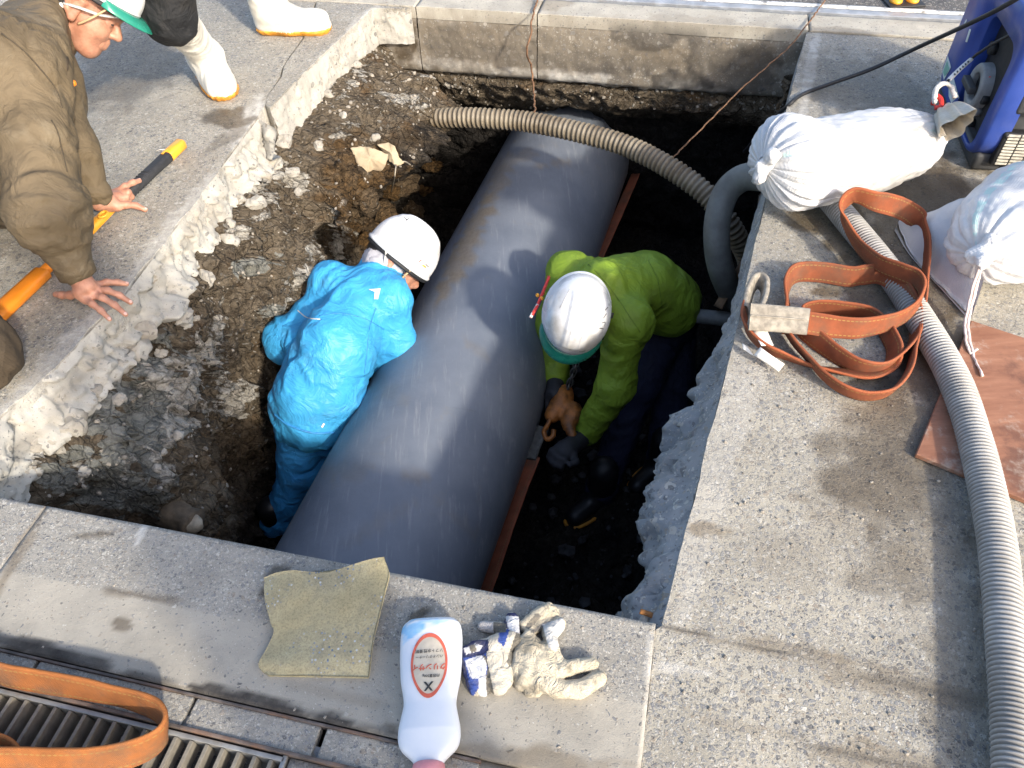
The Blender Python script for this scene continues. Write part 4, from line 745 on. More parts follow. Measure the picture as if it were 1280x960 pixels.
V, F = tube(spline([at(1168, 128, .2), at(1170, 112, .21), at(1180, 104, .225), at(1190, 110, .215), at(1194, 122, .2)], 40), .0075, 8); V += .003*fbm(V*60, 2)[:, None]; mesh('tie_cord', V, F, M['string'], root)
cab = [at(1178, 106, .22), at(1186, 100, .225), at(1214, 74, .25), at(1224, 66, .28), at(1250, 50, .34), at(1300, 26, .42)]
root = thing('tagged_lead', cab[0], 'thin dark lead with a white tag tied to the sandbag neck', 'cord')
V, F = tube(spline(cab, 60), .0042, 8); mesh('lead', V, F, M['rubber'], root)
V, F = tube(spline([cab[1], (cab[1]+cab[2])/2+np.array([0, 0, .003]), cab[2]], 24), .0075, 10, True, .6); mesh('white_tag', V, F, M['tagw'], root)
for k in range(6):
    p = cab[1]+(cab[2]-cab[1])*(.2+.12*k)+np.array([0, -.004, .007]); V, F = box(p, .0025, .004, .0012, unit(cab[2]-cab[1]), None); mesh('print_mark', V, F, M['black_print'], root, False)
root = thing('sandbag', at(1230, 330), 'white woven sandbag with strings hanging from its knotted neck, right of the sling', 'sandbag')
A = at(1222, 318, .15); B = at(1350, 236, .10)
sack(A, B, [(0, .012, 1), (.025, .06, 1), (.08, .095, .95), (.2, .135, .82), (.4, .158, .7), (.65, .16, .66), (.9, .12, .6), (1, .05, .6)], root, fold=(.14, .04), seed=9, band=.36, nf=15, soilpx=[(1255, 395, 30, 14, 20, .4)])
# flat empty corner of the bag to the left
u = np.linspace(0, 1, 24); Lp = np.array([at(*p, z) for p, z in [((1122, 279), .03), ((1140, 318), .012), ((1180, 362), .01), ((1215, 395), .02)]]); Rp = np.array([at(*p, z) for p, z in [((1124, 276), .034), ((1170, 262), .09), ((1215, 246), .14), ((1250, 262), .16)]])
Lr, Rr = spline(Lp, 40), spline(Rp, 40); G = np.array([[Lr[i]*(1-b)+Rr[i]*b+np.array([0, 0, .035*math.sin(math.pi*b)*min(1, i/14)]) for b in u] for i in range(40)]); G += .008*np.stack([0*G[..., 0], 0*G[..., 0], fbm(G*14, 3)], -1)
V = np.vstack([G.reshape(-1, 3), G.reshape(-1, 3)*[1, 1, 0]+[0, 0, .004]]); n0 = 40*24; F = grid_faces(40, 24); ring = [i*24 for i in range(40)]+[39*24+j for j in range(1, 24)]+[i*24+23 for i in range(38, -1, -1)]+[j for j in range(22, 0, -1)]
F = F[:, ::-1].tolist()+(F+n0).tolist()+[[ring[i], ring[i-1], ring[i-1]+n0, ring[i]+n0] for i in range(len(ring))]
mesh('sack_corner', V, F, M['sack'], root, uv=V[:, :2]*3, attrs=dict(soil=np.zeros(len(V)), band=np.full(len(V), 9.)))
kc = at(1224, 318, .16); V, F = blob([cap_(kc-np.array([.02, 0, 0]), kc+np.array([.02, -.01, .01]), .016, .02), cap_(kc, kc+np.array([-.012, -.035, .008]), .015, .02), cap_(kc, kc+np.array([.02, .01, .03]), .013, .02)], .012, .005, 1); V += .005*fbm(V*45, 3)[:, None]; mesh('knot', V, F, M['sack'], root, attrs=dict(soil=np.zeros(len(V)), band=np.full(len(V), 9.)), uv=V[:, :2])
for dx, e in ((0, (1228, 470)), (-4, (1222, 436))):
    V, F = tube(spline([kc+np.array([0, -.02, .005]), at(1222+dx, 352, .10), at(1214+dx, 385, .05), at(1210+dx, 410, .03), at(1216+dx, 440, .02), at(*e, .022)], 50), .0035, 6); V += .0025*fbm(V*50, 2)[:, None]; mesh('string', V, F, simple('pinkish_cord', (.66, .56, .52), .85, .15, 60, .3), root)

# ------------------------------------------------------------------ boards on the right
def plate(name, px, z, th, mat, label, cat, bev=.002, tilt=0):
    P = np.array([at(x, y, z+th) for x, y in px]); n = len(P); bm = bmesh.new(); vs = [bm.verts.new(p) for p in P]; f = bm.faces.new(vs); r = bmesh.ops.extrude_face_region(bm, geom=[f]); bmesh.ops.translate(bm, verts=[v for v in r['geom'] if isinstance(v, bmesh.types.BMVert)], vec=(0, 0, -th)); bmesh.ops.recalc_face_normals(bm, faces=bm.faces); bmesh.ops.bevel(bm, geom=list(bm.edges), offset=bev, segments=1, affect='EDGES'); bm.verts.index_update()
    V = np.array([v.co[:] for v in bm.verts]); F = [[v.index for v in f.verts] for f in bm.faces]; bm.free(); return tag(mesh(name, V, F, mat, None, False, loc=P[0]*[1, 1, 0]), label, cat)
plate('plywood_board', [(1145, 567), (1214, 400), (1330, 438), (1330, 645)], .003, .014, M['plywood'], 'reddish brown plywood board lying under the grey hose', 'board')
plate('plywood_board', [(1258, 221), (1330, 216), (1330, 252), (1262, 250)], .003, .014, M['plywood'], 'small strip of reddish board beneath the generator', 'board')

# ------------------------------------------------------------------ foam pad, bottle
root = None
Lp = [at(*p, z) for p, z in [((330, 722), .02), ((331, 748), .02), ((338, 778), .016), ((342, 790), .014), ((332, 812), .012), ((323, 832), .012), ((336, 845), .006)]]
Rp = [at(*p, z) for p, z in [((480, 697), .075), ((486, 716), .06), ((481, 742), .045), ((474, 772), .03), ((467, 800), .022), ((463, 825), .018), ((460, 846), .012)]]
Lr, Rr = spline(Lp, 70), spline(Rp, 70); u = np.linspace(0, 1, 80)
G = np.array([[Lr[i]*(1-b)+Rr[i]*b for b in u] for i in range(70)]); bb = np.broadcast_to(u[None], G.shape[:2]); ii = np.broadcast_to(np.linspace(0, 1, 70)[:, None], G.shape[:2])
G[..., 2] += .010*np.sin(np.pi*bb)*(1-.6*ii)-.03*(np.sin(np.pi*bb)**1.0)*(1-ii)**2*bb+.004*fbm(G*9, 3)+.006*np.sin(np.pi*ii)*bb; G[..., 2] = np.maximum(G[..., 2], .010)
G[0, :, 1] += .006*np.sin(u*9)
th = .012; g = G.reshape(-1, 3); lo = g.copy(); lo[:, 2] = np.maximum(lo[:, 2]-th, .003); V = np.vstack([g, lo]); n0 = len(g); F = grid_faces(70, 80); ring = [i*80 for i in range(70)]+[69*80+j for j in range(1, 80)]+[i*80+79 for i in range(68, -1, -1)]+[j for j in range(78, 0, -1)]
F = F.tolist()+(F+n0)[:, ::-1].tolist()+[[ring[i], ring[i]+n0, ring[i-1]+n0, ring[i-1]] for i in range(len(ring))]
tag(mesh('foam_pad', V, F, M['foam'], None, loc=at(400, 780)), 'khaki foam pad with one curled corner lying on the near kerb', 'foam pad')

root = thing('squeeze_bottle', at(540, 860), 'flat white squeeze bottle with a red ringed oval label and blue stained base', 'bottle')
bt = at(540, 776, .035); bb_ = at(536, 954, .03); T = unit(bb_-bt); LB = np.linalg.norm(bb_-bt); SD = unit(np.cross(T, [0, 0, 1])); SD = -SD if SD[0] < 0 else SD; UPB = np.cross(SD, T); UPB = UPB if UPB[2] > 0 else -UPB
mm = 1.0
def bw(t):  # half width in metres along the length, measured
    return np.interp(t, [0, .01, .03, .07, .15, .3, .45, .56, .62, .70, .78, .86, .92, .95, 1.0, 1.03], [.040, .047, .0525, .056, .0575, .0565, .0535, .0475, .0455, .0495, .0535, .0535, .048, .038, .0235, .0225])
n, m_ = 120, 56; tt = np.linspace(0, 1.03, n); a = np.linspace(0, 2*np.pi, m_, endpoint=False); hw_ = np.convolve(np.pad(bw(tt), 3, 'edge'), np.ones(7)/7, 'valid'); dep = np.interp(tt, [0, .03, .1, .5, .62, .8, .93, 1.03], [.016, .024, .028, .028, .026, .028, .022, .018])
ex = 2.8; ca, sa = np.cos(a), np.sin(a); rr = (np.abs(ca)**ex+np.abs(sa)**ex)**(-1/ex)
G = bt+T*(tt*LB)[:, None, None]*1+0; G = (bt+(tt*LB)[:, None]*T)[:, None]+(hw_[:, None]*ca*rr)[..., None]*SD+(dep[:, None]*sa*rr)[..., None]*UPB
V = G.reshape(-1, 3); F = grid_faces(n, m_, wv=True).tolist()+[list(range(m_)), [(n-1)*m_+i for i in range(m_)][::-1]]
mesh('bottle_body', V, F, M['bottle'], root, attrs=dict(blue=blobs2(V, [(517, 785, 14, 9, -20, .9), (540, 776, 20, 5, 0, .55), (508, 790, 6, 12, 0, .5)], 3, .9, 60)))
def on_bottle(sx, t): # surface point of the upper face at side offset sx (-1..1) and length t
    hwv = np.interp(t, tt, hw_); d = np.interp(t, tt, dep); x = np.clip(np.abs(sx), 0, .98); zz = (1-x**ex)**(1/ex); return bt+T*(t*LB)+SD*(hwv*sx)+UPB*(d*zz)
def on_patch(uvs, lift): return np.array([on_bottle(a_, b_)+UPB*lift for a_, b_ in uvs])
oc = (.0, .375); oa = (.58, .225)
def oval(r0, r1, lift, mat, name, nr=6):
    an = np.linspace(0, 2*np.pi, 64, endpoint=False); V = np.vstack([on_patch([(oc[0]+oa[0]*r*math.cos(x), oc[1]+oa[1]*r*math.sin(x)) for x in an], lift) for r in np.linspace(r0, r1, nr)]); F = grid_faces(nr, 64, wv=True); return mesh(name, V, F, mat, root)
oval(.02, 1, .0007, M['label_paper'], 'label', 10); oval(.90, 1.03, .0012, M['red_print'], 'label_ring', 3)
def text_on(txt, size, cx, ct, mat, name, bold=0.0, flip=True):
    cu = bpy.data.curves.new(name, 'FONT'); cu.body = txt; cu.size = 1; cu.align_x = 'CENTER'; cu.align_y = 'CENTER'; cu.offset = bold; cu.resolution_u = 3
    o = bpy.data.objects.new(name, cu); COL.objects.link(o); dg = bpy.context.evaluated_depsgraph_get(); me = bpy.data.meshes.new_from_object(o.evaluated_get(dg)); V = np.array([v.co[:] for v in me.vertices]); F = [list(p.vertices) for p in me.polygons]; bpy.data.objects.remove(o); bpy.data.curves.remove(cu); bpy.data.meshes.remove(me)
    if not len(V): return
    s = -1 if flip else 1; uvs = [(cx+s*v[0]*size/np.interp(ct, tt, hw_), ct-s*v[1]*size/LB) for v in V]
    return mesh(name, on_patch(uvs, .0019), F, mat, root, False)
text_on('クリンサイ', .0125, .0, .39, M['red_print'], 'label_text', .035)
text_on('ソフト水性滑剤', .0072, .0, .275, M['black_print'], 'label_text', .012); text_on('ハンドクリーナー', .0062, .0, .318, M['black_print'], 'label_text', .012); text_on('内容量500g', .0062, .08, .455, M['black_print'], 'label_text', .012); text_on('X', .021, .0, .525, M['black_print'], 'label_text', .03)
V, F = tube(np.array([bt+T*(LB*x) for x in (1.0, 1.01, 1.03, 1.12, 1.13)]), [.0235, .0265, .0275, .0275, .02], 28); mesh('cap', V, F, M['pink'], root)

# ------------------------------------------------------------------ drain grate in the near corner
root = thing('drain_grate', gh(-.75, .17), 'steel drain grate of deep flat bars in the near corner', 'grate')
HX = np.r_[E1, 0]; HY = np.r_[E2, 0]
GL = -.515
for h, nm in ((.278, 'frame_rail'), (.172, 'cross_rail'), (.05, 'cross_rail')):
    V, F = box(gh((-2.2+GL)/2, h, -.020), (GL+2.2)/2, .004, .019, HX, HY, .001); mesh(nm, V, F, M['steel'], root)
V, F = box(gh(GL, .12, -.020), .004, .165, .019, HX, HY, .001); mesh('end_rail', V, F, M['steel'], root)
bar0 = None
for k in range(38):
    g_ = GL-.022-k*.0305
    if bar0 is None:
        V, F = cat_mesh([box(gh(g_, .115, -.021), .0034, .158, .019, HX, HY, .0008)]); bar0 = mesh('bar', V, F, M['steel_dusty'], root, False, loc=gh(g_, .115, -.02))
    else:
        b = bar0.copy(); COL.objects.link(b); b.parent = root; b.location = Vector(gh(g_, .115, -.02)-wloc(root))
V, F = box(gh(-1.2, .12, -.20), 1.1, .18, .01, HX, HY); tag(mesh('drain_channel', V, F, M['soil'], None, False), kind='structure')
for s, hh in ((0, .300), (1, -.06)):
    V, F = box(gh(-1.2, hh, -.14), 1.3, .012, .13, HX, HY); tag(mesh('drain_channel', V, F, M['broken_dark'], None, False), kind='structure')
root = thing('steel_edging', gh(-.7, .31), 'rusty steel edging filled with mortar along the drain grate', 'edging')
V, F = box(gh(-1.3, .2885, -.008), 1.12, .003, .014, HX, HY, .001); mesh('angle_iron', V, F, M['frame_rust'], root)
V, F = box(gh(-1.3, .345, -.006), 1.12, .0025, .010, HX, HY, .001); mesh('angle_iron', V, F, M['frame_rust'], root)
for a, b in ((-2.4, -1.6), (-1.596, -1.05), (-1.046, -.72), (-.716, -.47), (-.462, -.18)):
    V, F = box(gh((a+b)/2, .3165, -.012), (b-a)/2-.002, .0262, .012, HX, HY, .003)
    mesh('mortar_block', V, F, M['kerb_rough'], root, False)
slab('gutter', [gh(-.18, .349)[:2], gh(GL+.006, .285)[:2]][:1]+[gh(-.178, .285)[:2]], [gh(-.30, .348)[:2], gh(-.30, .285)[:2]], 12, 12, -.006, M['gutter'], .1, kst, seed=72)
slab('gutter', [gh(-.30, .284)[:2], gh(-.30, -.9)[:2]], [gh(GL+.008, .284)[:2], gh(GL+.008, -.9)[:2]], 60, 20, -.008, M['kerb_rough'], .1, kst, seed=73)
#PART3
# ------------------------------------------------------------------ people
def basis(fwd, up):
    f = unit(fwd); u = np.asarray(up, float); u = unit(u-f*(f@u)); return np.stack([f, np.cross(u, f), u])     # rows: forward, left, up
def loc2w(c, Bm, p): return np.asarray(c)+np.asarray(p)@Bm
def helmet(c, fwd, up, root, visor=None, ridge_h=.006, straps=True, size=1.0, h=.135):
    Bm = basis(fwd, up); nu, nv = 46, 96; e = np.linspace(0, 1, nu); a = np.linspace(0, 2*np.pi, nv, endpoint=False)
    ph = e*np.pi/2; P = np.zeros((nu, nv, 3)); ca, sa = np.cos(a), np.sin(a)
    rad = np.cos(ph)**.82; zz = h*np.sin(ph)**.92
    P[..., 0] = .134*ca*rad[:, None]; P[..., 1] = .110*sa*rad[:, None]; P[..., 2] = zz[:, None]
    mask = sstep(.045, .033, np.abs(P[..., 1]))*sstep(-.10, -.085, P[..., 0])*sstep(.105, .09, P[..., 0]); P[..., 2] += ridge_h*mask
    for yy in (-.018, .018): P[..., 2] += .0035*gauss(P[..., 1], yy, .004)*sstep(-.08, -.06, P[..., 0])*sstep(.10, .08, P[..., 0])
    rim = np.zeros((4, nv, 3))
    for i, (k, z) in enumerate([(.97, -.016), (1.03, -.018), (1.035, -.010), (1.0, -.004)]): rim[i] = np.stack([.134*ca*k, .110*sa*k, np.full(nv, z)], 1)
    inner = P[::-1].copy()*[.955, .955, .95]; inner[..., 2] -= .004
    Q = np.concatenate([inner, rim, P]).reshape(-1, 3)*size
    o = mesh('hard_hat', loc2w(c, Bm, Q), grid_faces(nu*2+4, nv, wv=True), M['helmet'], root)
    if visor:
        t = np.linspace(-1.15, 1.15, 40); G = []
        for r, z in ((0, 0), (.35, -.004), (.7, -.012), (1, -.022), (1, -.025), (.7, -.016), (.35, -.008), (0, -.006)):
            ext = .048*np.cos(t/1.15*np.pi/2)**.6*r; G.append(np.stack([(.136+ext)*np.cos(t), (.112+ext*.8)*np.sin(t), np.full(40, z-.006)], 1))
        mesh('visor', loc2w(c, Bm, np.array(G).reshape(-1, 3)*size), grid_faces(8, 40, wu=True), visor, o)
    t = np.linspace(0, 2*np.pi, 60); V, F = tube(loc2w(c, Bm, np.stack([.122*np.cos(t), .100*np.sin(t), np.full(60, -.022)], 1)*size), .008, 8, False, 1.8); mesh('headband', V, F, M['gen_dark'], o)
    if straps:
        for s in (1, -1):
            for x0 in (.05, -.06):
                pts = [(x0, s*.1, -.015), (x0*.7+.01, s*.092, -.06), (.045, s*.062, -.115), (.06, 0, -.135)]; V, F = tube(spline([loc2w(c, Bm, p) for p in pts], 24), .0045, 6, True, 1); mesh('chin_strap', V, F, M['strap'] if x0 < 0 else M['strap_tan'], o)
    return o, Bm
def head_prims(c, Bm, face=True):
    L = lambda p: loc2w(c, Bm, p); ax, ay = Bm[0], Bm[1]
    P = [ell_(L((-.012, 0, .03)), (.098, .077, .092), ax, ay), ell_(L((.028, 0, -.045)), (.066, .058, .072), ax, ay), cap_(L((.062, .012, -.098)), L((.062, -.012, -.098)), .024), ell_(L((.05, .035, -.02)), (.04, .03, .034), ax, ay), ell_(L((.05, -.035, -.02)), (.04, .03, .034), ax, ay)]
    return P
def face_detail(c, Bm):
    L = lambda p: loc2w(c, Bm, p); ax, ay = Bm[0], Bm[1]
    P = [cap_(L((.088, 0, .022)), L((.112, 0, -.016)), .010, .0135), ell_(L((.098, .012, -.02)), (.012, .009, .009), ax, ay), ell_(L((.098, -.012, -.02)), (.012, .009, .009), ax, ay)]
    P += [cap_(L((.083, .045, .036)), L((.092, .012, .034)), .012), cap_(L((.083, -.045, .036)), L((.092, -.012, .034)), .012)]
    P += [cap_(L((.084, .02, -.052)), L((.090, 0, -.050)), .0085), cap_(L((.084, -.02, -.052)), L((.090, 0, -.050)), .0085), cap_(L((.082, .017, -.065)), L((.087, 0, -.066)), .009), cap_(L((.082, -.017, -.065)), L((.087, 0, -.066)), .009)]
    for s in (1, -1):
        P += [ell_(L((.076, s*.032, .013)), (.017, .016, .013), ax, ay)]
        rim = [(.012, .078, .028), (-.012, .088, .034), (-.026, .090, .012), (-.018, .088, -.012), (-.002, .082, -.03)]
        P += [cap_(L((a[0], s*a[1], a[2])), L((b[0], s*b[1], b[2])), .0065) for a, b in zip(rim[:-1], rim[1:])]+[ell_(L((-.004, s*.079, -.002)), (.018, .006, .026), ax, ay), ell_(L((.0, s*.081, -.028)), (.009, .007, .011), ax, ay)]
    return P
def hand_prims(fingers, palm): return [cap_(a, b, ra, rb) for a, b, ra, rb in palm]+[cap_(a, b, ra, rb) for f in fingers for a, b, ra, rb in f]
def finger(pts, r0=.0092, r1=.0068):
    n = len(pts)-1; return [(pts[i], pts[i+1], r0+(r1-r0)*i/n, r0+(r1-r0)*(i+1)/n) for i in range(n)]
def garment(name, prims, mat, root, k=.05, h=.009, amp=.012, freq=22, seed=0, smooth=2, fn=None, along=.28):
    V, F = blob(prims, k, h, smooth, fn=fn); V = wrinkle(V, F, prims, amp, freq, seed, along); V = relax(V, F, .3); return mesh(name, V, F, mat, root)
def flat_patch_on(o, px, mat, name, root, lift=.002):
    """small printed piece laid on a garment where the photograph shows it"""
    base = wloc(o); me = o.data; bv = BVHTree.FromPolygons([tuple(np.array(v.co)+base) for v in me.vertices], [tuple(p.vertices) for p in me.polygons]); V = []
    for x, y in px:
        hit = bv.ray_cast(Vector(EYE), Vector(unit(ray(x, y))))
        if hit[0] is None: return None
        V.append(np.array(hit[0])+np.array(hit[1])*lift*(1 if Vector(hit[1]).dot(Vector(EYE)-hit[0]) > 0 else -1))
    n = len(V); return mesh(name, np.array(V), [list(range(n))], mat, root, False)

def on_obj(o):
    base = wloc(o); me = o.data; bv = BVHTree.FromPolygons([tuple(np.array(v.co)+base) for v in me.vertices], [tuple(p.vertices) for p in me.polygons]); return bv
def seam(o, px, r, mat, name='seam', n=40):
    bv = on_obj(o); P = []
    for x, y in spline([(a, b, 0) for a, b in px], n)[:, :2]:
        h = bv.ray_cast(Vector(EYE), Vector(unit(ray(x, y))))
        if h[0] is not None: P.append(np.array(h[0])-unit(ray(x, y))*r*.2)
    if len(P) < 4: return
    P = np.array(P)
    for _ in range(2): P[1:-1] = (P[:-2]+P[1:-1]*2+P[2:])/4
    V, F = tube(P, r, 6); return mesh(name, V, F, mat, o)
SEAM_D = simple('dark_seam', (.055, .042, .026), .9, .2, 60, .2); SEAM_B = simple('blue_seam', (.03, .22, .50), .6, .2, 60, .2); SEAM_G = simple('green_seam', (.10, .17, .012), .7, .2, 60, .2)
# --- blue worker leaning on the pipe
ft = at(345, 672, -1.33)
root = thing('person', (*ft[:2], FLOOR), 'person in bright blue rain suit and white hard hat leaning on the pipe', 'person', None)
neck = at(487, 333, -.44); hc = at(502, 318, -.40)
shR = at(484, 378, -.46); shL = at(418, 362, -.47); chest = at(452, 378, -.50); mid = at(425, 430, -.52); hip = at(395, 492, -.66)
elR = at(492, 425, -.60); wrR = at(468, 452, -.72); elL = at(357, 428, -.60); wrL = at(395, 380, -.80)
hipL = at(374, 520, -.74); hipR = at(412, 515, -.72); knL = at(375, 585, -1.02); anL = at(347, 652, -1.30); knR = at(402, 560, -1.0); anR = at(385, 640, -1.30)
hb = basis(.74*cR-.56*cU+.30*cF, .60*cR+.72*cU-.12*cF)
body = head_prims(hc-hb[2]*.045, hb)+face_detail(hc-hb[2]*.045, hb)+[cap_(hc-hb[2]*.10-hb[0]*.02, neck, .058), cap_(neck, hip, .065), cap_(shL, shR, .045), cap_(shR, elR, .045, .04), cap_(elR, wrR, .04, .03), cap_(shL, elL, .045, .04), cap_(elL, wrL, .04, .03), cap_(hipL, knL, .07, .05), cap_(knL, anL, .05, .035), cap_(hipR, knR, .07, .05), cap_(knR, anR, .05, .035)]
V, F = blob(body, .02, .007, 1); mesh('body', V, F, M['skin'], root)
jk = [cap_(neck-unit(neck-chest)*.05, mid, .098, .138), cap_(mid, hip, .14, .155), cap_(shL, shR, .085), cap_(shL, chest, .10), cap_(shR, elR, .076, .068), cap_(elR, wrR, .068, .052), cap_(shL, elL, .078, .068), cap_(elL, wrL, .072, .055), cap_(elL, mid, .06, .11), cap_(hip, (hipL+hipR)/2, .148, .14), cap_(hipL, at(358, 505, -.70), .09, .055)]
jo = garment('jacket', jk, M['blue'], root, .03, .008, .020, 13, 1, 2)
tr = [cap_((hipL+hipR)/2, hip, .125), cap_(hipL, knL, .095, .08), cap_(knL, anL, .08, .068), cap_(hipR, knR, .09, .076), cap_(knR, anR, .08, .065)]
garment('trousers', tr, M['blue_leg'], root, .03, .0085, .012, 24, 5, 2)
for an, nm in ((anL, 1), (anR, 2)):
    V, F = blob([cap_(an+[0, 0, .10], an+[0, 0, -.03], .056), cap_(an+[0, 0, -.045], an+[.10, .10, -.05], .05, .042)], .04, .01, 1); mesh('boot', V, F, M['dark_boot'], root)
V, F = blob([cap_(neck+[-.01, -.01, .02], neck+unit(hc-neck)*.07+[0, 0, .02], .092, .080)], .02, .007, 1); V = wrinkle(V, F, [cap_(neck, hc, .07)], .006, 40, 3); mesh('towel_collar', V, F, M['greycloth'], root)
hat, hB = helmet(hc, hb[0], hb[2], root, None, .004, True, 1.0, .142)
V, F = blob([ell_(hc-hb[2]*.012-hb[0]*.10, (.03, .06, .028), hb[0], hb[1])], .02, .006, 1); mesh('liner_pad', V, F, M['lime'], hat)
V, F = blob([ell_(hc-hb[2]*.03-hb[0]*.035, (.086, .084, .075), hb[0], hb[1])], .02, .007, 1); V += .003*fbm(V*60, 2)[:, None]; mesh('hair', V, F, M['hair'], root)
flat_patch_on(jo, [(461, 362), (476, 361), (473, 374), (468, 374), (469, 365)], M['tagw'], 'logo', jo, .0035); flat_patch_on(jo, [(401, 533), (404, 528), (406, 529), (403, 534)], M['tagw'], 'care_tag', jo, .004)
seam(jo, [(372, 388), (384, 397), (400, 399)], .0022, M['tagw'], 'piping'); seam(jo, [(343, 518), (362, 532), (390, 541), (418, 541)], .0045, SEAM_B, 'hem'); seam(jo, [(399, 395), (425, 392), (455, 398), (480, 412)], .0018, SEAM_B); seam(jo, [(470, 385), (462, 410), (458, 445), (455, 470)], .0022, SEAM_B)
for px in ([(505, 271), (509, 275)], [(507, 276), (511, 273)], [(532, 330), (536, 334)]): seam(hat, px, .0016, M['gen_dark'], 'scuff_mark', 6)
seam(hat, [(528, 331), (532, 334)], .003, M['yellow_plastic'], 'sticker_mark', 6); seam(hat, [(524, 327), (527, 325)], .0022, M['red'], 'sticker_mark', 6)
# --- green worker reaching for the hoist
root = thing('person', (*at(760, 625, FLOOR)[:2], FLOOR), 'person in lime green jacket and white hard hat bending beside the pipe', 'person')
hc = at(721, 392, -0.32); hb = basis(-.20*cR-.93*cU+.30*cF, .12*cR-.30*cU-.95*cF+0*cU); hb = basis(hb[0], -cF*.95+.25*cU+.10*cR)
neck = at(752, 358, -0.40); shL = at(712, 343, -0.46); shR = at(783, 402, -0.46); chest = at(765, 368, -0.50); hip = at(826, 374, -0.60); mid = at(805, 358, -0.52)
el = at(768, 482, -0.70); wr = at(734, 542, -0.94); hd = at(708, 562, -0.90); elL = at(692, 402, -0.66); wrL = at(694, 470, -0.84)
hipL = at(835, 400, -0.76); hipR = at(845, 380, -0.76); kn1 = at(800, 480, -0.95); an1 = at(752, 612, -1.32); kn2 = at(842, 470, -1.02); an2 = at(828, 575, -1.32)
body = head_prims(hc-hb[2]*.045, hb)+face_detail(hc-hb[2]*.045, hb)+[cap_(hc-hb[2]*.10-hb[0]*.02, neck, .058), cap_(neck, hip, .065), cap_(shL, shR, .045), cap_(shR, el, .045, .04), cap_(el, wr, .04, .03), cap_(shL, elL, .045, .04), cap_(elL, wrL, .04, .03), cap_(hipL, kn1, .07, .05), cap_(kn1, an1, .05, .035), cap_(hipR, kn2, .07, .05), cap_(kn2, an2, .05, .035)]
V, F = blob(body, .02, .0075, 1); mesh('body', V, F, M['skin'], root)
jk = [cap_(neck, mid, .100, .125), cap_(mid, hip, .125, .128), cap_(shL, chest, .085, .11), cap_(shR, chest, .085, .11), cap_(shR, el, .078, .066), cap_(el, wr, .068, .055), cap_(shL, elL, .075, .066), cap_(elL, wrL, .06, .05), cap_(hip, hip+unit(hip-mid)*.05, .128)]
jo = garment('jacket', jk, M['green'], root, .04, .008, .0125, 17, 11, 2)
garment('trousers', [cap_(hip, (hipL+hipR)/2, .125), cap_(hipL, kn1, .10, .078), cap_(kn1, an1, .078, .07), cap_(hipR, kn2, .10, .078), cap_(kn2, an2, .078, .07)], M['navy'], root, .03, .011, .010, 22, 3)
for an in (an1, an2):
    V, F = blob([cap_(an+[0, 0, .14], an+[0, 0, -.02], .062), cap_(an+[0, 0, -.035], an+[-.12, -.10, -.04], .05, .042)], .04, .01, 1); b = mesh('boot', V, F, M['dark_boot'], root)
    t = np.linspace(0, 2*np.pi, 40); cc = an+np.array([-.06, -.05, -.062]); f2 = unit([-.12, -.10, 0]); s2 = np.array([-f2[1], f2[0], 0]); V, F = tube(cc+f2*(.125*np.cos(t))[:, None]+s2*(.055*np.sin(t))[:, None], .008, 6, False); mesh('boot_sole', V, F, M['boot_sole'], b)
fd = unit(hd-wr); sd = unit(np.cross(fd, [0, 0, 1])); fs = []
for i, (o_, ln) in enumerate(((-.03, .075), (-.01, .085), (.01, .08), (.03, .065))):
    b0 = hd+sd*o_+fd*.02; fs.append(finger([b0, b0+fd*ln*.5+[0, 0, .004], b0+fd*ln*.75+[0, 0, -.02], b0+fd*ln*.7+[0, 0, -.045]], .0125, .010))
fs.append(finger([hd-sd*.035, hd-sd*.065+fd*.03, hd-sd*.06+fd*.06], .0135, .011)); V, F = blob(hand_prims(fs, [(wr-fd*.01, hd, .036, .038), (hd-sd*.018, hd+fd*.03-sd*.015, .025, .022), (hd+sd*.018, hd+fd*.03+sd*.015, .025, .022)]), .012, .0055, 1); mesh('work_glove', V, F, M['glove_black'], root)
hd2 = at(694, 492, -.84); V, F = blob([cap_(wrL, hd2, .035, .034)]+[cap_(hd2+[x, 0, 0], hd2+[x*1.1, -.035, -.05], .012, .010) for x in (-.03, -.01, .01, .03)], .012, .006, 1); mesh('work_glove', V, F, M['glove_black'], root)
hat, hB = helmet(hc, hb[0], hb[2], root, M['visor'], .007, True, 1.0, .135)
for s_, t_ in ((1, .3), (1, .95)):
    p = loc2w(hc, hB, (.134*math.cos(1.57-t_+.45)*.9, .112*math.sin(1.57-t_+.45), .004)); V, F = box(p, .009, .007, .006, hB[0], hB[1], .002); mesh('side_clip', V, F, M['gen_dark'], hat)
pen = [at(663, 397, -.32), at(672, 381, -.305), at(684, 352, -.29), at(686, 346, -.29)]; V, F = tube(spline(pen, 24), .0055, 8); mesh('red_pen', V, F, M['red'], hat)
V, F = tube(spline(pen[:2], 8), .0058, 8); mesh('pen_tip', V, F, M['tagw'], hat)
for p in ((677, 373), (672, 369), (679, 366)): V, F = blob([ell_(at(*p, -.30), (.007, .007, .007))], .01, .002, 0); mesh('clip_bead', V, F, M['yellow_plastic'], hat)
seam(jo, [(735, 330), (750, 345), (770, 370), (800, 415)], .0015, SEAM_G); seam(jo, [(810, 325), (822, 350), (828, 385)], .0014, SEAM_G); seam(jo, [(718, 530), (728, 545), (742, 556)], .003, SEAM_G, 'hem')
for px in ([(754, 398), (758, 392)], [(752, 404), (757, 402), (755, 408)], [(749, 410), (754, 411)], [(756, 388), (760, 384)], [(700, 385), (712, 362)], [(722, 412), (735, 385)], [(728, 405), (731, 399)]): seam(hat, px, .0013, M['gen_dark'] if px[0][0] > 740 else M['strap'], 'ink_mark', 8)
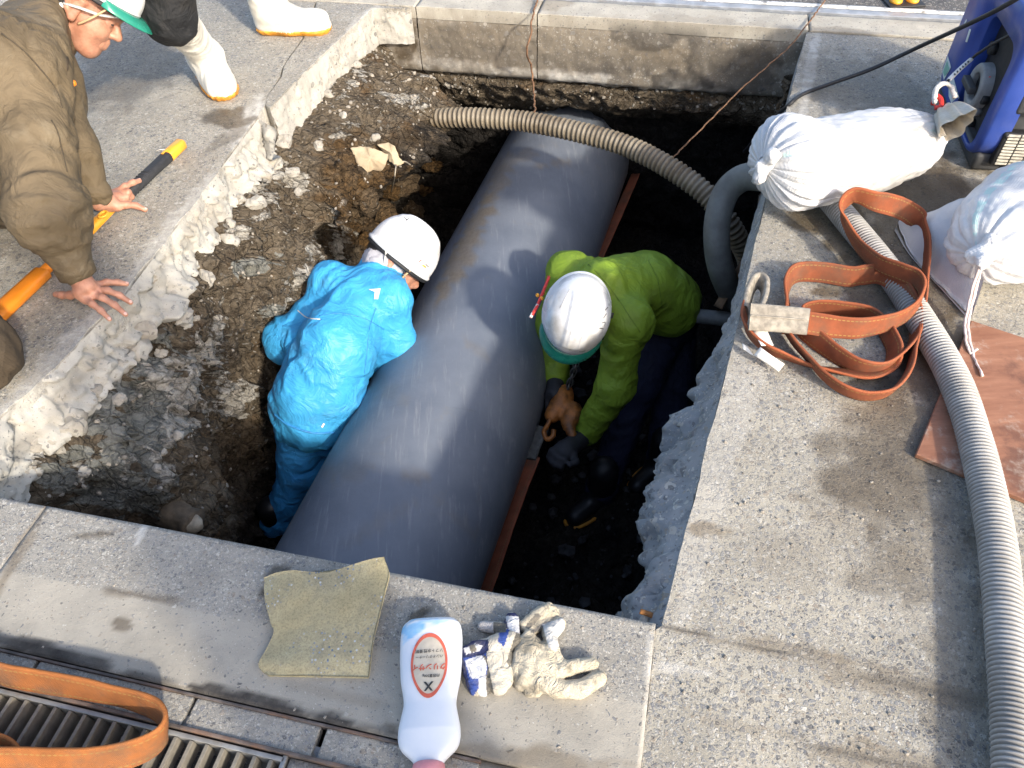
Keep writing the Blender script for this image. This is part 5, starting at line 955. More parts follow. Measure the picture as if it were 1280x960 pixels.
# markings in dark ink on the helmet's side
for k in range(5):
    a_ = -1.35-.0+.07*k; p = loc2w(hc, hB, (.134*math.cos(a_)*.985, .110*math.sin(a_)*1.0, .028)); 

# --- brown worker kneeling at the left rim
root = thing('person', (-1.55, 1.85, 0), 'person in muddy brown workwear kneeling at the pit rim with both hands down', 'person')
hb = basis(.76*cR-.46*cU+.40*cF, .46*cR+.80*cU-.28*cF); HC = at(92, 9, .50)-np.array([-.006, -.084, 0])@hb; hc = HC+hb[2]*.05
neck = at(60, 38, .42); shR = at(28, 95, .46); shL = at(62, 105, .34); chest = np.array([-1.36, 2.02, .46]); mid = np.array([-1.62, 1.95, .50]); hip = np.array([-1.88, 1.86, .46])
elR = at(58, 265, .25); wrR = at(98, 346, .075); elL = at(88, 185, .22); wrL = at(124, 252, .075)
knR = at(-32, 440, .10); anR = np.array([-1.80, 1.36, .07]); knL = np.array([-1.42, 2.02, .09]); anL = np.array([-1.85, 2.0, .07])
body = head_prims(HC, hb)+[cap_(HC-hb[2]*.06-hb[0]*.04, neck, .05), cap_(neck, hip, .065), cap_(shL, shR, .045), cap_(shR, elR, .045, .04), cap_(elR, wrR, .04, .029), cap_(shL, elL, .045, .04), cap_(elL, wrL, .04, .029), cap_(hip, knR, .08, .055), cap_(knR, anR, .055, .035), cap_(hip, knL, .08, .055), cap_(knL, anL, .055, .035)]
b1 = blob(body, .03, .010, 1)
b2 = blob(head_prims(HC, hb)+face_detail(HC, hb), .012, .0036, 1)
z0 = .012
def gp(x, y, z=z0): return at(x, y, z)
pr = [(wrR, gp(108, 358, .055), .030, .027), (gp(106, 358, .05), gp(119, 359, .035), .024, .017), (gp(104, 362, .05), gp(117, 368, .032), .022, .016), (gp(100, 366, .046), gp(108, 374, .03), .020, .015)]
f1 = [finger([gp(118, 357, .034), gp(133, 353, .034), gp(147, 353, .024), gp(158, 355, .012)], .0100, .0075), finger([gp(117, 363, .034), gp(134, 363, .036), gp(149, 369, .022), gp(163, 378, .004)], .0102, .0076), finger([gp(113, 368, .034), gp(128, 372, .035), gp(143, 381, .022), gp(157, 393, .006)], .0100, .0074), finger([gp(104, 372, .032), gp(115, 380, .032), gp(126, 388, .022), gp(137, 399, .010)], .0095, .0068), finger([gp(98, 366, .038), gp(88, 369, .026), gp(78, 369, .018), gp(70, 368, .014)], .0118, .0088)]
b3 = blob(hand_prims(f1, pr), .009, .0032, 1)
pr = [(wrL, gp(135, 252, .06), .029, .028), (gp(135, 250, .058), gp(147, 246, .052), .024, .018), (gp(134, 256, .052), gp(146, 258, .046), .022, .016), (gp(138, 246, .05), gp(150, 239, .05), .020, .014)]
f2 = [finger([gp(148, 240, .055), gp(156, 233, .060), gp(166, 228, .056), gp(174, 226, .045)], .0102, .0082), finger([gp(146, 257, .046), gp(158, 256, .043), gp(170, 257, .032), gp(181, 262, .016)], .0112, .0085), finger([gp(150, 243, .05), gp(160, 240, .052), gp(164, 246, .03), gp(158, 251, .02)], .0100, .008), finger([gp(149, 248, .05), gp(157, 247, .045), gp(160, 252, .026), gp(153, 255, .018)], .0098, .008), finger([gp(147, 252, .045), gp(153, 254, .035), gp(155, 258, .02), gp(149, 259, .016)], .0095, .0075)]
b4 = blob(hand_prims(f2, pr), .009, .0032, 1)
V, F = cat_mesh([b1, b2, b3, b4]); mesh('body', V, F, M['skin'], root)
nm_ = simple('fingernail', (.62, .40, .34), .35, .08, 40, .1)
for fl, tips in ((f1, range(4)), (f2, (0, 1))):
    for i in tips:
        a_, b_, ra, rb = fl[i][-1]; d_ = unit(b_-a_); up_ = unit(np.array([0, 0, 1.])-d_*d_[2]); V, F = blob([ell_(b_+up_*(rb*.72), (.0062, .0048, .0022), d_, np.cross(up_, d_))], .01, .0013, 1, .004); mesh('fingernail', V, F, nm_, root)
jk = [cap_(neck-unit(neck-mid)*.03, chest, .10, .15), cap_(chest, mid, .155, .175), cap_(mid, hip, .175, .17), cap_(shR, chest, .11, .14), cap_(shL, chest, .09, .13), cap_(shR, elR, .100, .088), cap_(elR, wrR+unit(elR-wrR)*.03, .088, .050), cap_(shL, elL, .080, .068), cap_(elL, wrL+unit(elL-wrL)*.02, .066, .045), cap_(at(62, 70, .47), at(62, 10, .50), .05, .04)]
jo = garment('jacket', jk, M['brown'], root, .05, .0085, .013, 19, 21, 2)
seam(jo, [(2, 42), (28, 62), (52, 88), (70, 112), (78, 135)], .0022, SEAM_D); seam(jo, [(64, 150), (72, 165), (78, 190), (84, 215)], .002, SEAM_D)
for wr_, el_ in ((wrR, elR), (wrL, elL)):
    d_ = unit(wr_-el_); V, F = tube([wr_-d_*.05, wr_-d_*.03, wr_-d_*.005, wr_-d_*.002, wr_-d_*.02], [.048, .050, .046, .040, .036], 28, False); V = wrinkle(V, np.array(F), [cap_(el_, wr_, .05)], .005, 40, 4); mesh('cuff', V, F, M['brown'], root)
garment('trousers', [cap_(hip, mid, .16, .14), cap_(hip, knR, .12, .095), cap_(knR, anR, .088, .07), cap_(hip, knL, .12, .09), cap_(knL, anL, .088, .07)], M['brown_dark'], root, .04, .011, .012, 22, 6)
for an in (anR, anL): V, F = blob([cap_(an, an+[-.16, 0, -.02], .055, .045)], .03, .012, 1); mesh('boot', V, F, M['dark_boot'], root)
V, F = blob([ell_(HC-hb[0]*.035+hb[2]*.02, (.088, .083, .088), hb[0], hb[1])], .02, .006, 1, fn=lambda D, X: np.maximum(D, ((X-HC)@hb[0])-.012-.35*np.abs((X-HC)@hb[2]+.01)*0)); V += .004*ridge(V*50, 2)[:, None]*.6; mesh('hair', V, F, M['hair'], root)
hat, hB = helmet(hc+hb[2]*.032, hb[0], hb[2], root, M['visor'], .006, False, 1.02, .135)
for pts, mt, r in (([(.075, -.098, -.01), (.055, -.094, -.05), (.035, -.085, -.085), (.02, -.07, -.105)], M['strap_tan'], .0062), ([(.105, -.06, -.02), (.06, -.088, -.045), (.01, -.094, -.06), (-.03, -.088, -.075)], M['strap'], .0085)):
    for s_ in (1, -1): V, F = tube(spline([loc2w(hc+hb[2]*.02, hB, (p[0], s_*p[1], p[2])) for p in pts], 24), r, 8, True, .5); mesh('chin_strap', V, F, mt, hat)
e_ = loc2w(HC, hb, (-.035, -.082, -.045)); V, F = blob([ell_(e_, (.012, .012, .012)), cap_(e_, e_+hb[2]*.03, .008)], .01, .003, 1); mesh('strap_button', V, F, M['tagw'], hat)
for s_ in (1, -1):
    ec = loc2w(HC, hb, (.088, s_*.032, .013)); V, F = blob([ell_(ec, (.006, .012, .005), hb[0], hb[1])], .01, .002, 1, .006); mesh('eye', V, F, M['black_print'], root)
V, F = blob([cap_(at(82, 103, .42), at(91, 104, .42), .012, .010)], .01, .004, 1); mesh('orange_toggle', V, F, M['orange_plastic'], root)
# second band at the collar
V, F = tube(spline([at(76, 105, .44), at(78, 80, .47), at(76, 62, .46)], 30), .016, 10, True, .5); V = wrinkle(V, np.array(F[:-2]), [cap_(V[0], V[-1], .02)], .004, 40, 2); mesh('collar', V, F, M['brown_dark'], root)

# --- person in white boots, seen from the knees down
def white_boot(toe, heel, top, parent):
    f = unit((toe-heel)*[1, 1, 0]); s = np.array([-f[1], f[0], 0]); an = heel+f*.055+[0, 0, .10]
    foot = [cap_(heel+f*.035+[0, 0, .042], heel+f*.14+[0, 0, .045], .042, .046), cap_(heel+f*.14+[0, 0, .045], toe-f*.048+[0, 0, .040], .047, .046), ell_(toe-f*.06+[0, 0, .04], (.06, .050, .042), f, s), cap_(heel+f*.05+[0, 0, .05], an, .046, .052), cap_(heel+f*.13+[0, 0, .055], an+f*.03, .045, .05)]
    V, F = blob(foot+[cap_(an, top, .055, .072)], .045, .006, 2, fn=lambda D, X: np.maximum(D, .012-X[..., 2])); V = wrinkle(V, F, [cap_(an, top, .06)], .006, 22, 2)
    o = mesh('boot', V, F, M['white_boot'], parent)
    V, F = blob(foot, .045, .0055, 1, fn=lambda D, X: np.maximum(np.maximum(D-.005, X[..., 2]-.026), .001-X[..., 2])); a = np.arctan2((V-heel-f*.13)@s, (V-heel-f*.13)@f); V += unit_rows(V*[1, 1, 0]-(heel+f*.13)*[1, 1, 0])*(.0022*np.sign(np.sin(a*38)))[:, None]; mesh('boot_sole', V, F, M['boot_sole'], o)
root = thing('person', (-1.0, 3.0, 0), 'standing person in white rubber boots with amber soles and black trousers', 'person')
toe = at(286, 126, .0); heel = toe+np.array([-.13, .225, 0]); topL = at(209, 10, .42)
white_boot(toe, heel, topL, root)
toe2 = at(412, 40, 0); heel2 = at(326, 40, 0); top2 = heel2+np.array([.02, .05, .37])
white_boot(toe2, heel2, top2, root)
hp = np.array([-1.02, 3.12, .90]); k1 = topL+np.array([.03, .02, .12]); k2 = top2+np.array([-.01, .02, .12]); nk = hp+[0.05, -.02, .55]; hd_ = nk+[.03, -.05, .16]
shl, shr = nk+[-.19, .02, -.07], nk+[.19, .02, -.07]; e1_, e2_ = shl+[-.05, -.02, -.28], shr+[.05, -.02, -.28]; w1_, w2_ = e1_+[.02, -.12, -.22], e2_+[-.02, -.12, -.22]
hb = basis([.2, -.9, -.3], [0, -.25, 1]); V, F = blob(head_prims(hd_, hb)+face_detail(hd_, hb)+[cap_(hd_-[0, 0, .08], nk, .055), cap_(nk, hp, .1), cap_(hp+[-.09, 0, 0], k1, .07, .05), cap_(hp+[.09, 0, 0], k2, .07, .05), cap_(k1, topL, .045), cap_(topL, heel+[.02, -.05, .12], .045, .035), cap_(k2, top2, .045), cap_(top2, heel2+[.05, .0, .12], .045, .035), cap_(shl, e1_, .045), cap_(shr, e2_, .045), cap_(e1_, w1_, .04, .03), cap_(e2_, w2_, .04, .03)]+[cap_(w+[x, -.02, -.06], w+[x, -.03, -.13], .011) for w in (w1_, w2_) for x in (-.03, -.01, .01, .03)]+[cap_(w, w+[0, -.02, -.07], .03, .036) for w in (w1_, w2_)], .02, .010, 1); mesh('body', V, F, M['skin'], root)
garment('trousers', [cap_(hp, hp+[0, 0, .1], .15), cap_(hp+[-.09, 0, -.03], k1, .105, .085), cap_(k1, topL-unit(k1-topL)*.03, .088, .085), cap_(hp+[.09, 0, -.03], k2, .105, .085), cap_(k2, top2-unit(k2-top2)*.03, .088, .085)], M['black_cloth'], root, .03, .011, .012, 24, 31)
garment('jacket', [cap_(nk-[0, 0, .05], hp+[0, 0, .05], .14, .16), cap_(shl, shr, .085), cap_(shl, e1_, .08, .07), cap_(shr, e2_, .08, .07), cap_(e1_, w1_, .07, .055), cap_(e2_, w2_, .07, .055)], M['navy'], root, .04, .014, .012, 20, 33)
helmet(hd_+[0, 0, .06], hb[0], hb[2], root, None, .004, False)
# --- the photographer, who stands behind the camera in the sun
root = thing('person', (.24, -.36, 0), 'person in dark work clothes standing behind the near kerb holding a small camera', 'person')
b = np.array([.24, -.36, 0]); hp = b+[0, 0, .88]; nk = b+[-.02, .04, 1.40]; hd_ = b+[-.06, .06, 1.56]; hb = basis([-.1, .8, -.6], [0, .5, 1])
shl, shr = nk+[-.19, -.01, -.07], nk+[.19, -.01, -.07]; e1_, e2_ = shl+[-.06, .10, -.25], shr+[.04, .10, -.25]; w1_, w2_ = np.array([-.075, -.06, 1.37]), np.array([.085, -.06, 1.37])
fs = [cap_(w+[0, .01, .0], w+[s*.012, .045, .012], .028, .026) for w, s in ((w1_, 1), (w2_, -1))]+[cap_(w+[s*(.012), .045, z], w+[s*.045, .035, z+.004], .0095, .008) for w, s in ((w1_, 1), (w2_, -1)) for z in (-.024, -.006, .012, .03)]
V, F = blob(head_prims(hd_, hb)+face_detail(hd_, hb)+[cap_(hd_-[0, 0, .08], nk, .055), cap_(nk, hp, .1), cap_(hp+[-.1, 0, 0], b+[-.13, 0, .1], .07, .05), cap_(hp+[.1, 0, 0], b+[.13, 0, .1], .07, .05), cap_(shl, e1_, .045), cap_(shr, e2_, .045), cap_(e1_, w1_, .04, .03), cap_(e2_, w2_, .04, .03)]+fs, .014, .009, 1); mesh('body', V, F, M['skin'], root)
garment('trousers', [cap_(hp, hp+[0, 0, .1], .15), cap_(hp+[-.1, 0, -.03], b+[-.12, .02, .45], .10, .085), cap_(b+[-.12, .02, .45], b+[-.13, 0, .08], .085, .075), cap_(hp+[.1, 0, -.03], b+[.12, .02, .45], .10, .085), cap_(b+[.12, .02, .45], b+[.13, 0, .08], .085, .075)], M['black_cloth'], root, .03, .014, .012, 22, 41)
garment('jacket', [cap_(nk-[0, 0, .05], hp+[0, 0, .05], .18, .20), cap_(shl, shr, .09), cap_(shl, e1_, .085, .075), cap_(shr, e2_, .085, .075), cap_(e1_, w1_-[0, .05, .03], .07, .05), cap_(e2_, w2_-[0, .05, .03], .07, .05)], M['navy'], root, .04, .014, .012, 20, 43)
for s in (-.13, .13): V, F = blob([cap_(b+[s, -.03, .07], b+[s*1.1, .17, .05], .052, .045)], .03, .012, 1, fn=lambda D, X: np.maximum(D, .004-X[..., 2])); mesh('boot', V, F, M['dark_boot'], root)
helmet(hd_+[0, -.01, .06], hb[0], hb[2], root, None, .004, False)
cm = thing('compact_camera', (0, -.045, 1.39), 'small black compact camera held up by the person behind the kerb', 'camera'); V, F = box((0, -.045, 1.40), .05, .012, .03, None, unit(cF+[0, .0001, 0])*0+[0, .66, -.75], .006); mesh('camera_body', V, F, M['gen_black'], cm)

# ------------------------------------------------------------------ long tool held by the kneeling worker
root = thing('pole_saw', at(115, 282), 'long orange tool with a black grip and amber tip under the kneeling hands', 'tool')
a0 = at(-90, 474, .022); a1 = at(222, 184, .03); T = unit(a1-a0); LT = np.linalg.norm(a1-a0); SD = unit(np.cross(T, [0, 0, 1])); UP = np.cross(SD, T)
def tl_(x, y, z=.026): p = at(x, y, z); return (p-a0)@T
def bar(s0, s1, w0, w1, h, mat, name, bev=.006):
    ss = [s0, s0+.003, s1-.003, s1]; ww = [w0*.86, w0, w1, w1*.86]; n = 20; a = np.linspace(0, 2*np.pi, n, endpoint=False); ex = 3.5; r = (np.abs(np.cos(a))**ex+np.abs(np.sin(a))**ex)**(-1/ex); V = np.vstack([a0+T*s+SD*(w*np.cos(a)*r)[:, None]+UP*(h*(w/max(ww))*np.sin(a)*r)[:, None] for s, w in zip(ss, ww)]); F = grid_faces(4, n, wv=True).tolist()+[list(range(n))[::-1], [3*n+i for i in range(n)]]; return mesh(name, V, F, mat, root)
bar(0, tl_(57, 340), .030, .027, .018, M['orange_plastic'], 'blade_cover'); bar(tl_(57, 340)-.002, tl_(116, 288), .014, .014, .012, M['orange_plastic'], 'shaft')
bar(tl_(112, 292), tl_(150, 255), .019, .013, .014, M['yellow_plastic'], 'ferrule')
bar(tl_(148, 256), tl_(210, 196), .0165, .019, .017, M['black_grip'], 'grip'); bar(tl_(209, 197), tl_(226, 180), .019, .0185, .018, M['yellow_plastic'], 'end_cap')
for k in range(9): s = tl_(158, 246)+k*.014; bar(s, s+.004, .0176, .0176, .0182, M['black_grip'], 'grip_rib')
p = a0+T*tl_(204, 196)+UP*.0185-SD*.004; V, F = box(p, .014, .004, .001, T, SD, .0005); mesh('amber_inset', V, F, M['yellow_plastic'], root)
V, F = tube(spline([at(207, 187, .045), at(200, 187, .05), at(195, 189, .04)], 12), .0013, 6); mesh('cord_end', V, F, M['string'], root)
t = np.linspace(0, 2*np.pi, 30); cc = at(129, 268, .085); V, F = tube(cc+SD*(.011*np.cos(t))[:, None]+T*(.014*np.sin(t))[:, None]*1.0, .0042, 8, False); tag(mesh('wrist_ring', V, F, M['yellow_plastic'], root))

# ------------------------------------------------------------------ gloves on the near kerb
def pxmask(V, poly, soft=1.5):
    x, y = proj(V); poly = np.array(poly, float); ins = np.zeros(len(V), bool); n = len(poly); j = n-1
    for i in range(n):
        xi, yi = poly[i]; xj, yj = poly[j]; c = ((yi > y) != (yj > y)) & (x < (xj-xi)*(y-yi)/(yj-yi+1e-9)+xi); ins ^= c; j = i
    return ins
def g_(x, y, z): return at(x, y, z)
def glove(prims, mat, label, tintfn=None, seed=0, k=.012, amp=.0035, fr=55):
    V, F = blob(prims, k, .0022, 1, fn=lambda D, X: np.maximum(D, .002-X[..., 2])); V = wrinkle(V, F, prims, amp, fr, seed, .45); V[:, 2] = np.maximum(V[:, 2], .0015)
    at_ = dict(tint=tintfn(V)) if tintfn else None
    o = mesh('glove_fabric', V, F, mat, None, attrs=at_); return o, V, F
root = thing('work_glove', at(612, 820), 'striped cotton work glove with navy and grey bands, left of the cream glove', 'glove')
q = lambda x, y: (570+x/6.4, 740+y/6.4)
def gq(x, y, z): return at(*q(x, y), z)
P1 = [cap_(gq(110, 560, .015), gq(160, 760, .012), .017, .014), cap_(gq(200, 560, .017), gq(215, 770, .012), .017, .013), cap_(gq(300, 500, .020), gq(345, 740, .014), .022, .017), cap_(gq(385, 520, .02), gq(400, 690, .014), .018, .015), cap_(gq(150, 440, .03), gq(210, 430, .03), .012, .012), cap_(gq(90, 470, .026), gq(110, 540, .02), .010, .012), cap_(gq(310, 430, .026), gq(440, 380, .03), .020, .018), cap_(gq(440, 300, .02), gq(400, 420, .025), .017, .018), cap_(gq(450, 220, .018), gq(455, 330, .022), .0145, .014), cap_(gq(215, 275, .011), gq(360, 290, .016), .010, .012), cap_(gq(350, 300, .015), gq(420, 360, .02), .012, .014)]
def tint1(V):
    c = np.tile([.56, .51, .42], (len(V), 1)); c = c*(1+.15*fbm(V*40, 3))[:, None]
    navy = (.012, .020, .085); blue = (.035, .075, .30); gy = (.13, .12, .10); wh = (.66, .66, .68)
    def put(poly, col): c[pxmask(V, [q(*p) for p in poly])] = col
    put([(30, 500), (240, 450), (260, 650), (130, 850), (30, 700)], blue); put([(30, 480), (70, 560), (125, 840), (90, 850), (20, 620)], navy)
    put([(70, 550), (200, 500), (245, 560), (240, 690), (120, 690)], wh); put([(175, 690), (245, 660), (250, 850), (185, 850)], wh); put([(205, 490), (245, 520), (310, 840), (250, 860), (238, 700), (255, 600)], gy)
    put([(20, 380), (260, 380), (260, 470), (210, 510), (40, 530)], navy); put([(60, 450), (150, 415), (215, 430), (190, 470), (80, 500)], wh); put([(100, 430), (150, 415), (170, 470), (120, 490)], gy)
    put([(340, 280), (430, 300), (385, 440), (340, 400)], blue); put([(480, 330), (540, 340), (430, 600), (405, 560), (440, 440)], gy); put([(370, 170), (530, 160), (530, 330), (500, 330), (380, 280)], navy); put([(393, 190), (505, 195), (508, 330), (420, 300)], wh)
    put([(170, 230), (300, 220), (310, 330), (180, 330)], (.48, .46, .45)); put([(300, 240), (400, 250), (400, 320), (300, 330)], gy)
    return c
o, V, F = glove(P1, M['glove_tint'], '', tint1, 3, .006, .0025, 60); o.parent = root; o.location = Vector(-wloc(root))
root = thing('work_glove', at(690, 830), 'dirty cream cotton work glove lying crumpled at the pit edge', 'glove')
P2 = [cap_(gq(560, 420, .020), gq(500, 600, .018), .017, .017), cap_(gq(610, 470, .026), gq(560, 690, .020), .016, .017), cap_(gq(500, 580, .016), gq(520, 740, .012), .015, .012), cap_(gq(660, 520, .027), gq(650, 720, .020), .013, .016), cap_(gq(710, 580, .022), gq(740, 740, .018), .014, .017), cap_(gq(600, 700, .018), gq(820, 770, .015), .016, .016), cap_(gq(800, 780, .014), gq(980, 780, .014), .0165, .0165), cap_(gq(980, 780, .014), gq(1140, 690, .015), .0165, .014), cap_(gq(790, 640, .018), gq(900, 610, .019), .015, .0145), cap_(gq(890, 600, .018), gq(1090, 575, .017), .0138, .0125), cap_(gq(585, 360, .025), gq(600, 470, .026), .012, .014), cap_(gq(640, 400, .022), gq(690, 560, .025), .009, .012), cap_(gq(690, 440, .022), gq(760, 600, .024), .010, .012), cap_(gq(745, 330, .022), gq(770, 450, .026), .014, .013), cap_(gq(765, 330, .02), gq(825, 255, .018), .014, .0135), cap_(gq(770, 460, .024), gq(830, 560, .022), .011, .012), cap_(gq(580, 800, .010), gq(650, 800, .012), .009, .009), cap_(gq(550, 270, .016), gq(690, 165, .016), .010, .011), cap_(gq(600, 215, .022), gq(735, 145, .020), .010, .012), cap_(gq(735, 145, .018), gq(775, 165, .018), .013, .012), cap_(gq(590, 310, .016), gq(740, 235, .016), .0095, .0095)]
def tint2(V):
    c = np.tile([.55, .485, .365], (len(V), 1)); c = c*(1+.22*fbm(V*28, 4)[:, None]); c = np.clip(c, .1, .75); d = sstep(.15, .6, fbm(V*22+7, 4)); c = c*(1-.45*d[:, None])
    def put(poly, col): c[pxmask(V, [q(*p) for p in poly])] = col
    put([(550, 280), (640, 165), (690, 190), (580, 300)], (.17, .155, .13)); put([(590, 320), (700, 240), (760, 230), (720, 270), (620, 330)], (.16, .15, .14)); put([(690, 260), (860, 200), (880, 320), (800, 480), (740, 440)], (.62, .60, .56))
    return c
o, V, F = glove(P2, M['glove_tint'], '', tint2, 8, .0045, .0035, 60); o.parent = root; o.location = Vector(-wloc(root))

# ------------------------------------------------------------------ generator
gP = at(1214, 214); gl = unit([.2, .98, 0]); gf = unit([.98, -.2, 0]); gz = np.array([0, 0, 1.])
root = thing('generator', gP+gl*.2+gf*.15, 'scuffed blue and black portable generator beside the sandbag', 'generator')
def G3(l, f, z): return gP+gl*l+gf*f+gz*z
def gface(x, y, f=0.0):
    d = ray(x, y); o = gP+gf*f; t = ((o-EYE)@gf)/(d@gf); p = EYE+d*t-gP; return p@gl, p[2]
def gfront(x, y, l=0.0):
    d = ray(x, y); o = gP+gl*l; t = ((o-EYE)@gl)/(d@gl); p = EYE+d*t-gP; return p@gf, p[2]
V, F = box(G3(.26, .17, .225), .245, .145, .195, gl, gf, .03); mesh('engine_casing', V, F, M['gen_black'], root)
for l in (.05, .38):
    V, F = box(G3(l, .17, .016), .025, .12, .016, gl, gf, .006); mesh('foot', V, F, M['rubber'], root)
V, F = box(G3(.25, .035, .032), .25, .042, .028, gl, gf, .012); mesh('base_skirt', V, F, M['gen_black'], root)
def rrect(l0, l1, z0, z1, r, n=8):
    P = []
    for cx, cz, a in ((l1-r, z1-r, 0), (l0+r, z1-r, 90), (l0+r, z0+r, 180), (l1-r, z0+r, 270)):
        for k in range(n+1): t = math.radians(a+90*k/n); P.append((cx+r*math.cos(t), cz+r*math.sin(t)))
    return np.array(P)
out_ = rrect(-.012, .53, .03, .455, .085); inn = rrect(.04, .295, .05, .37, .05); n = len(out_)
def ringloop(P2, f): return np.array([G3(a, f, b) for a, b in P2])
seq = [ringloop(out_*.985+[.004, .004], .055), ringloop(out_, .035), ringloop(out_*.99+[.002, .003], -.004), ringloop(out_*.965+[.007, .008], -.016), ringloop(inn*1.0, -.016), ringloop(inn, -.011), ringloop(inn, .022)]
V = np.vstack(seq); F = grid_faces(len(seq), n, wv=True); o_s = mesh('side_cover', V, F, M['gen_blue'], root)
V = ringloop(inn, .0215); F = [list(range(n))]; mesh('control_panel', V, F, M['gen_dark'], root, False)
dl, dz_ = gface(1213, 108, -.02); t = np.linspace(0, 2*np.pi, 60)
def torus_at(l, z, f, R_, r_, mat, name, sq=1.25): V, F = tube(np.array([G3(l+R_*math.cos(x), f, z+R_*sq*math.sin(x)) for x in t]), r_, 10, False); return mesh(name, V, F, mat, root)
V = np.vstack([np.array([G3(dl+r_*math.cos(x), f_, dz_+r_*1.12*math.sin(x)) for x in t]) for r_, f_ in ((.038, .022), (.038, -.006), (.041, -.011), (.060, -.011), (.064, -.006), (.066, .022))]); mesh('dial_ring', V, grid_faces(6, 60, wv=False), M['gen_grey'], root)
V, F = tube([G3(dl, .024, dz_), G3(dl, .008, dz_), G3(dl, .006, dz_)], [.037, .037, .03], 40); mesh('dial_face', V, F, M['gen_dark'], root)
V, F = box(G3(dl+.012, -.022, dz_), .045, .011, .011, gl, gf, .004); mesh('dial_lever', V, F, M['gen_black'], root)
for (x, y), mt, s in (((1238, 97), M['red'], .006), ((1221, 140), M['gen_grey'], .012), ((1212, 155), M['gen_dark'], .018), ((1240, 60), M['gen_dark'], .02), ((1230, 125), M['gen_dark'], .014)):
    l, z = gface(x, y, .01); V, F = tube([G3(l, .022, z), G3(l, .004, z), G3(l, .002, z)], [s, s, s*.8], 20); mesh('switch_knob', V, F, mt, root)
def sticker(px, mat, f=-.0172, name='sticker'):
    P = np.array([G3(*[(lambda a: (a[0], f, a[1]))(gface(x, y, f))][0]) for x, y in px]); V = np.vstack([P, P-gf*.0008]); k = len(px); mesh(name, V, [list(range(k)), [k+i for i in range(k)]]+[[i, (i+1) % k, k+(i+1) % k, k+i] for i in range(k)], mat, root, False)
sticker([(1185, 70), (1189, 84), (1180, 100), (1178, 90)], M['sticker']); sticker([(1184, 76), (1187, 86), (1181, 96), (1179, 90)], M['sticker_green'], -.0182)
sticker([(1186, 103), (1192, 97), (1199, 122), (1192, 136), (1186, 120)], M['sticker']); sticker([(1190, 128), (1198, 121), (1197, 132), (1191, 135)], M['gen_blue'], -.0182)
sticker([(1207, 52), (1212, 36), (1214, 37), (1209, 53)], M['sticker']); sticker([(1205, 30), (1208, 24), (1209, 25), (1206, 31)], M['sticker'])
# front face: louvred vent
f0, z0_ = gfront(1236, 208, -.006); f1_, z1_ = gfront(1290, 148, -.006)
fa, fb, za, zb = .035, .27, .035, .145
V, F = box(G3(-.004, (fa+fb)/2, (za+zb)/2), .016, (fb-fa)/2, (zb-za)/2, gl, gf, .006); vent = mesh('vent_grille', V, F, M['gen_dark'], root)
for i in range(10):
    z = za+.010+i*(zb-za-.016)/9.0
    for j in range(6):
        c_ = fa+.028+j*.037; V, F = box(G3(-.021, c_, z), .002, .0165, .0032, gl, gf, .0008); mesh('louvre', V, F, M['slit'], vent, False)
for f_, z_ in ((.045, .135), (.262, .135)): V, F = tube([G3(-.018, f_, z_), G3(-.023, f_, z_)], .005, 10); mesh('screw', V, F, M['chain'], vent)
V, F = box(G3(-.002, .15, .30), .012, .115, .10, gl, gf, .012); mesh('front_panel', V, F, M['gen_black'], root)
V, F = tube(spline([G3(.06, .17, .42), G3(.08, .17, .50), G3(.22, .17, .52), G3(.36, .17, .50), G3(.38, .17, .42)], 30), .016, 12); mesh('carry_handle', V, F, M['gen_blue'], root)
for l_, z_ in ((-.011, .10), (-.011, .36)): pass

# ------------------------------------------------------------------ small things
root = thing('road_marker', at(1130, -2), 'small yellow plastic bracket with two feet standing on the asphalt', 'bracket')
b = at(1129, 4, 0); 
for s in (-.035, .035): V, F = blob([ell_(b+[s, 0, .012], (.026, .03, .014)), cap_(b+[s, 0, .012], b+[s*.6, .02, .06], .016, .014)], .015, .004, 1); mesh('foot', V, F, M['yellow_plastic'], root)
V, F = blob([cap_(b+[-.03, .02, .06], b+[.03, .02, .06], .018), cap_(b+[0, .02, .06], b+[0, .03, .16], .022)], .02, .005, 1); mesh('upright', V, F, M['yellow_plastic'], root)
V, F = box(b+[0, .01, .004], .075, .06, .004, None, None, .002); mesh('base_plate', V, F, M['rubber'], root)
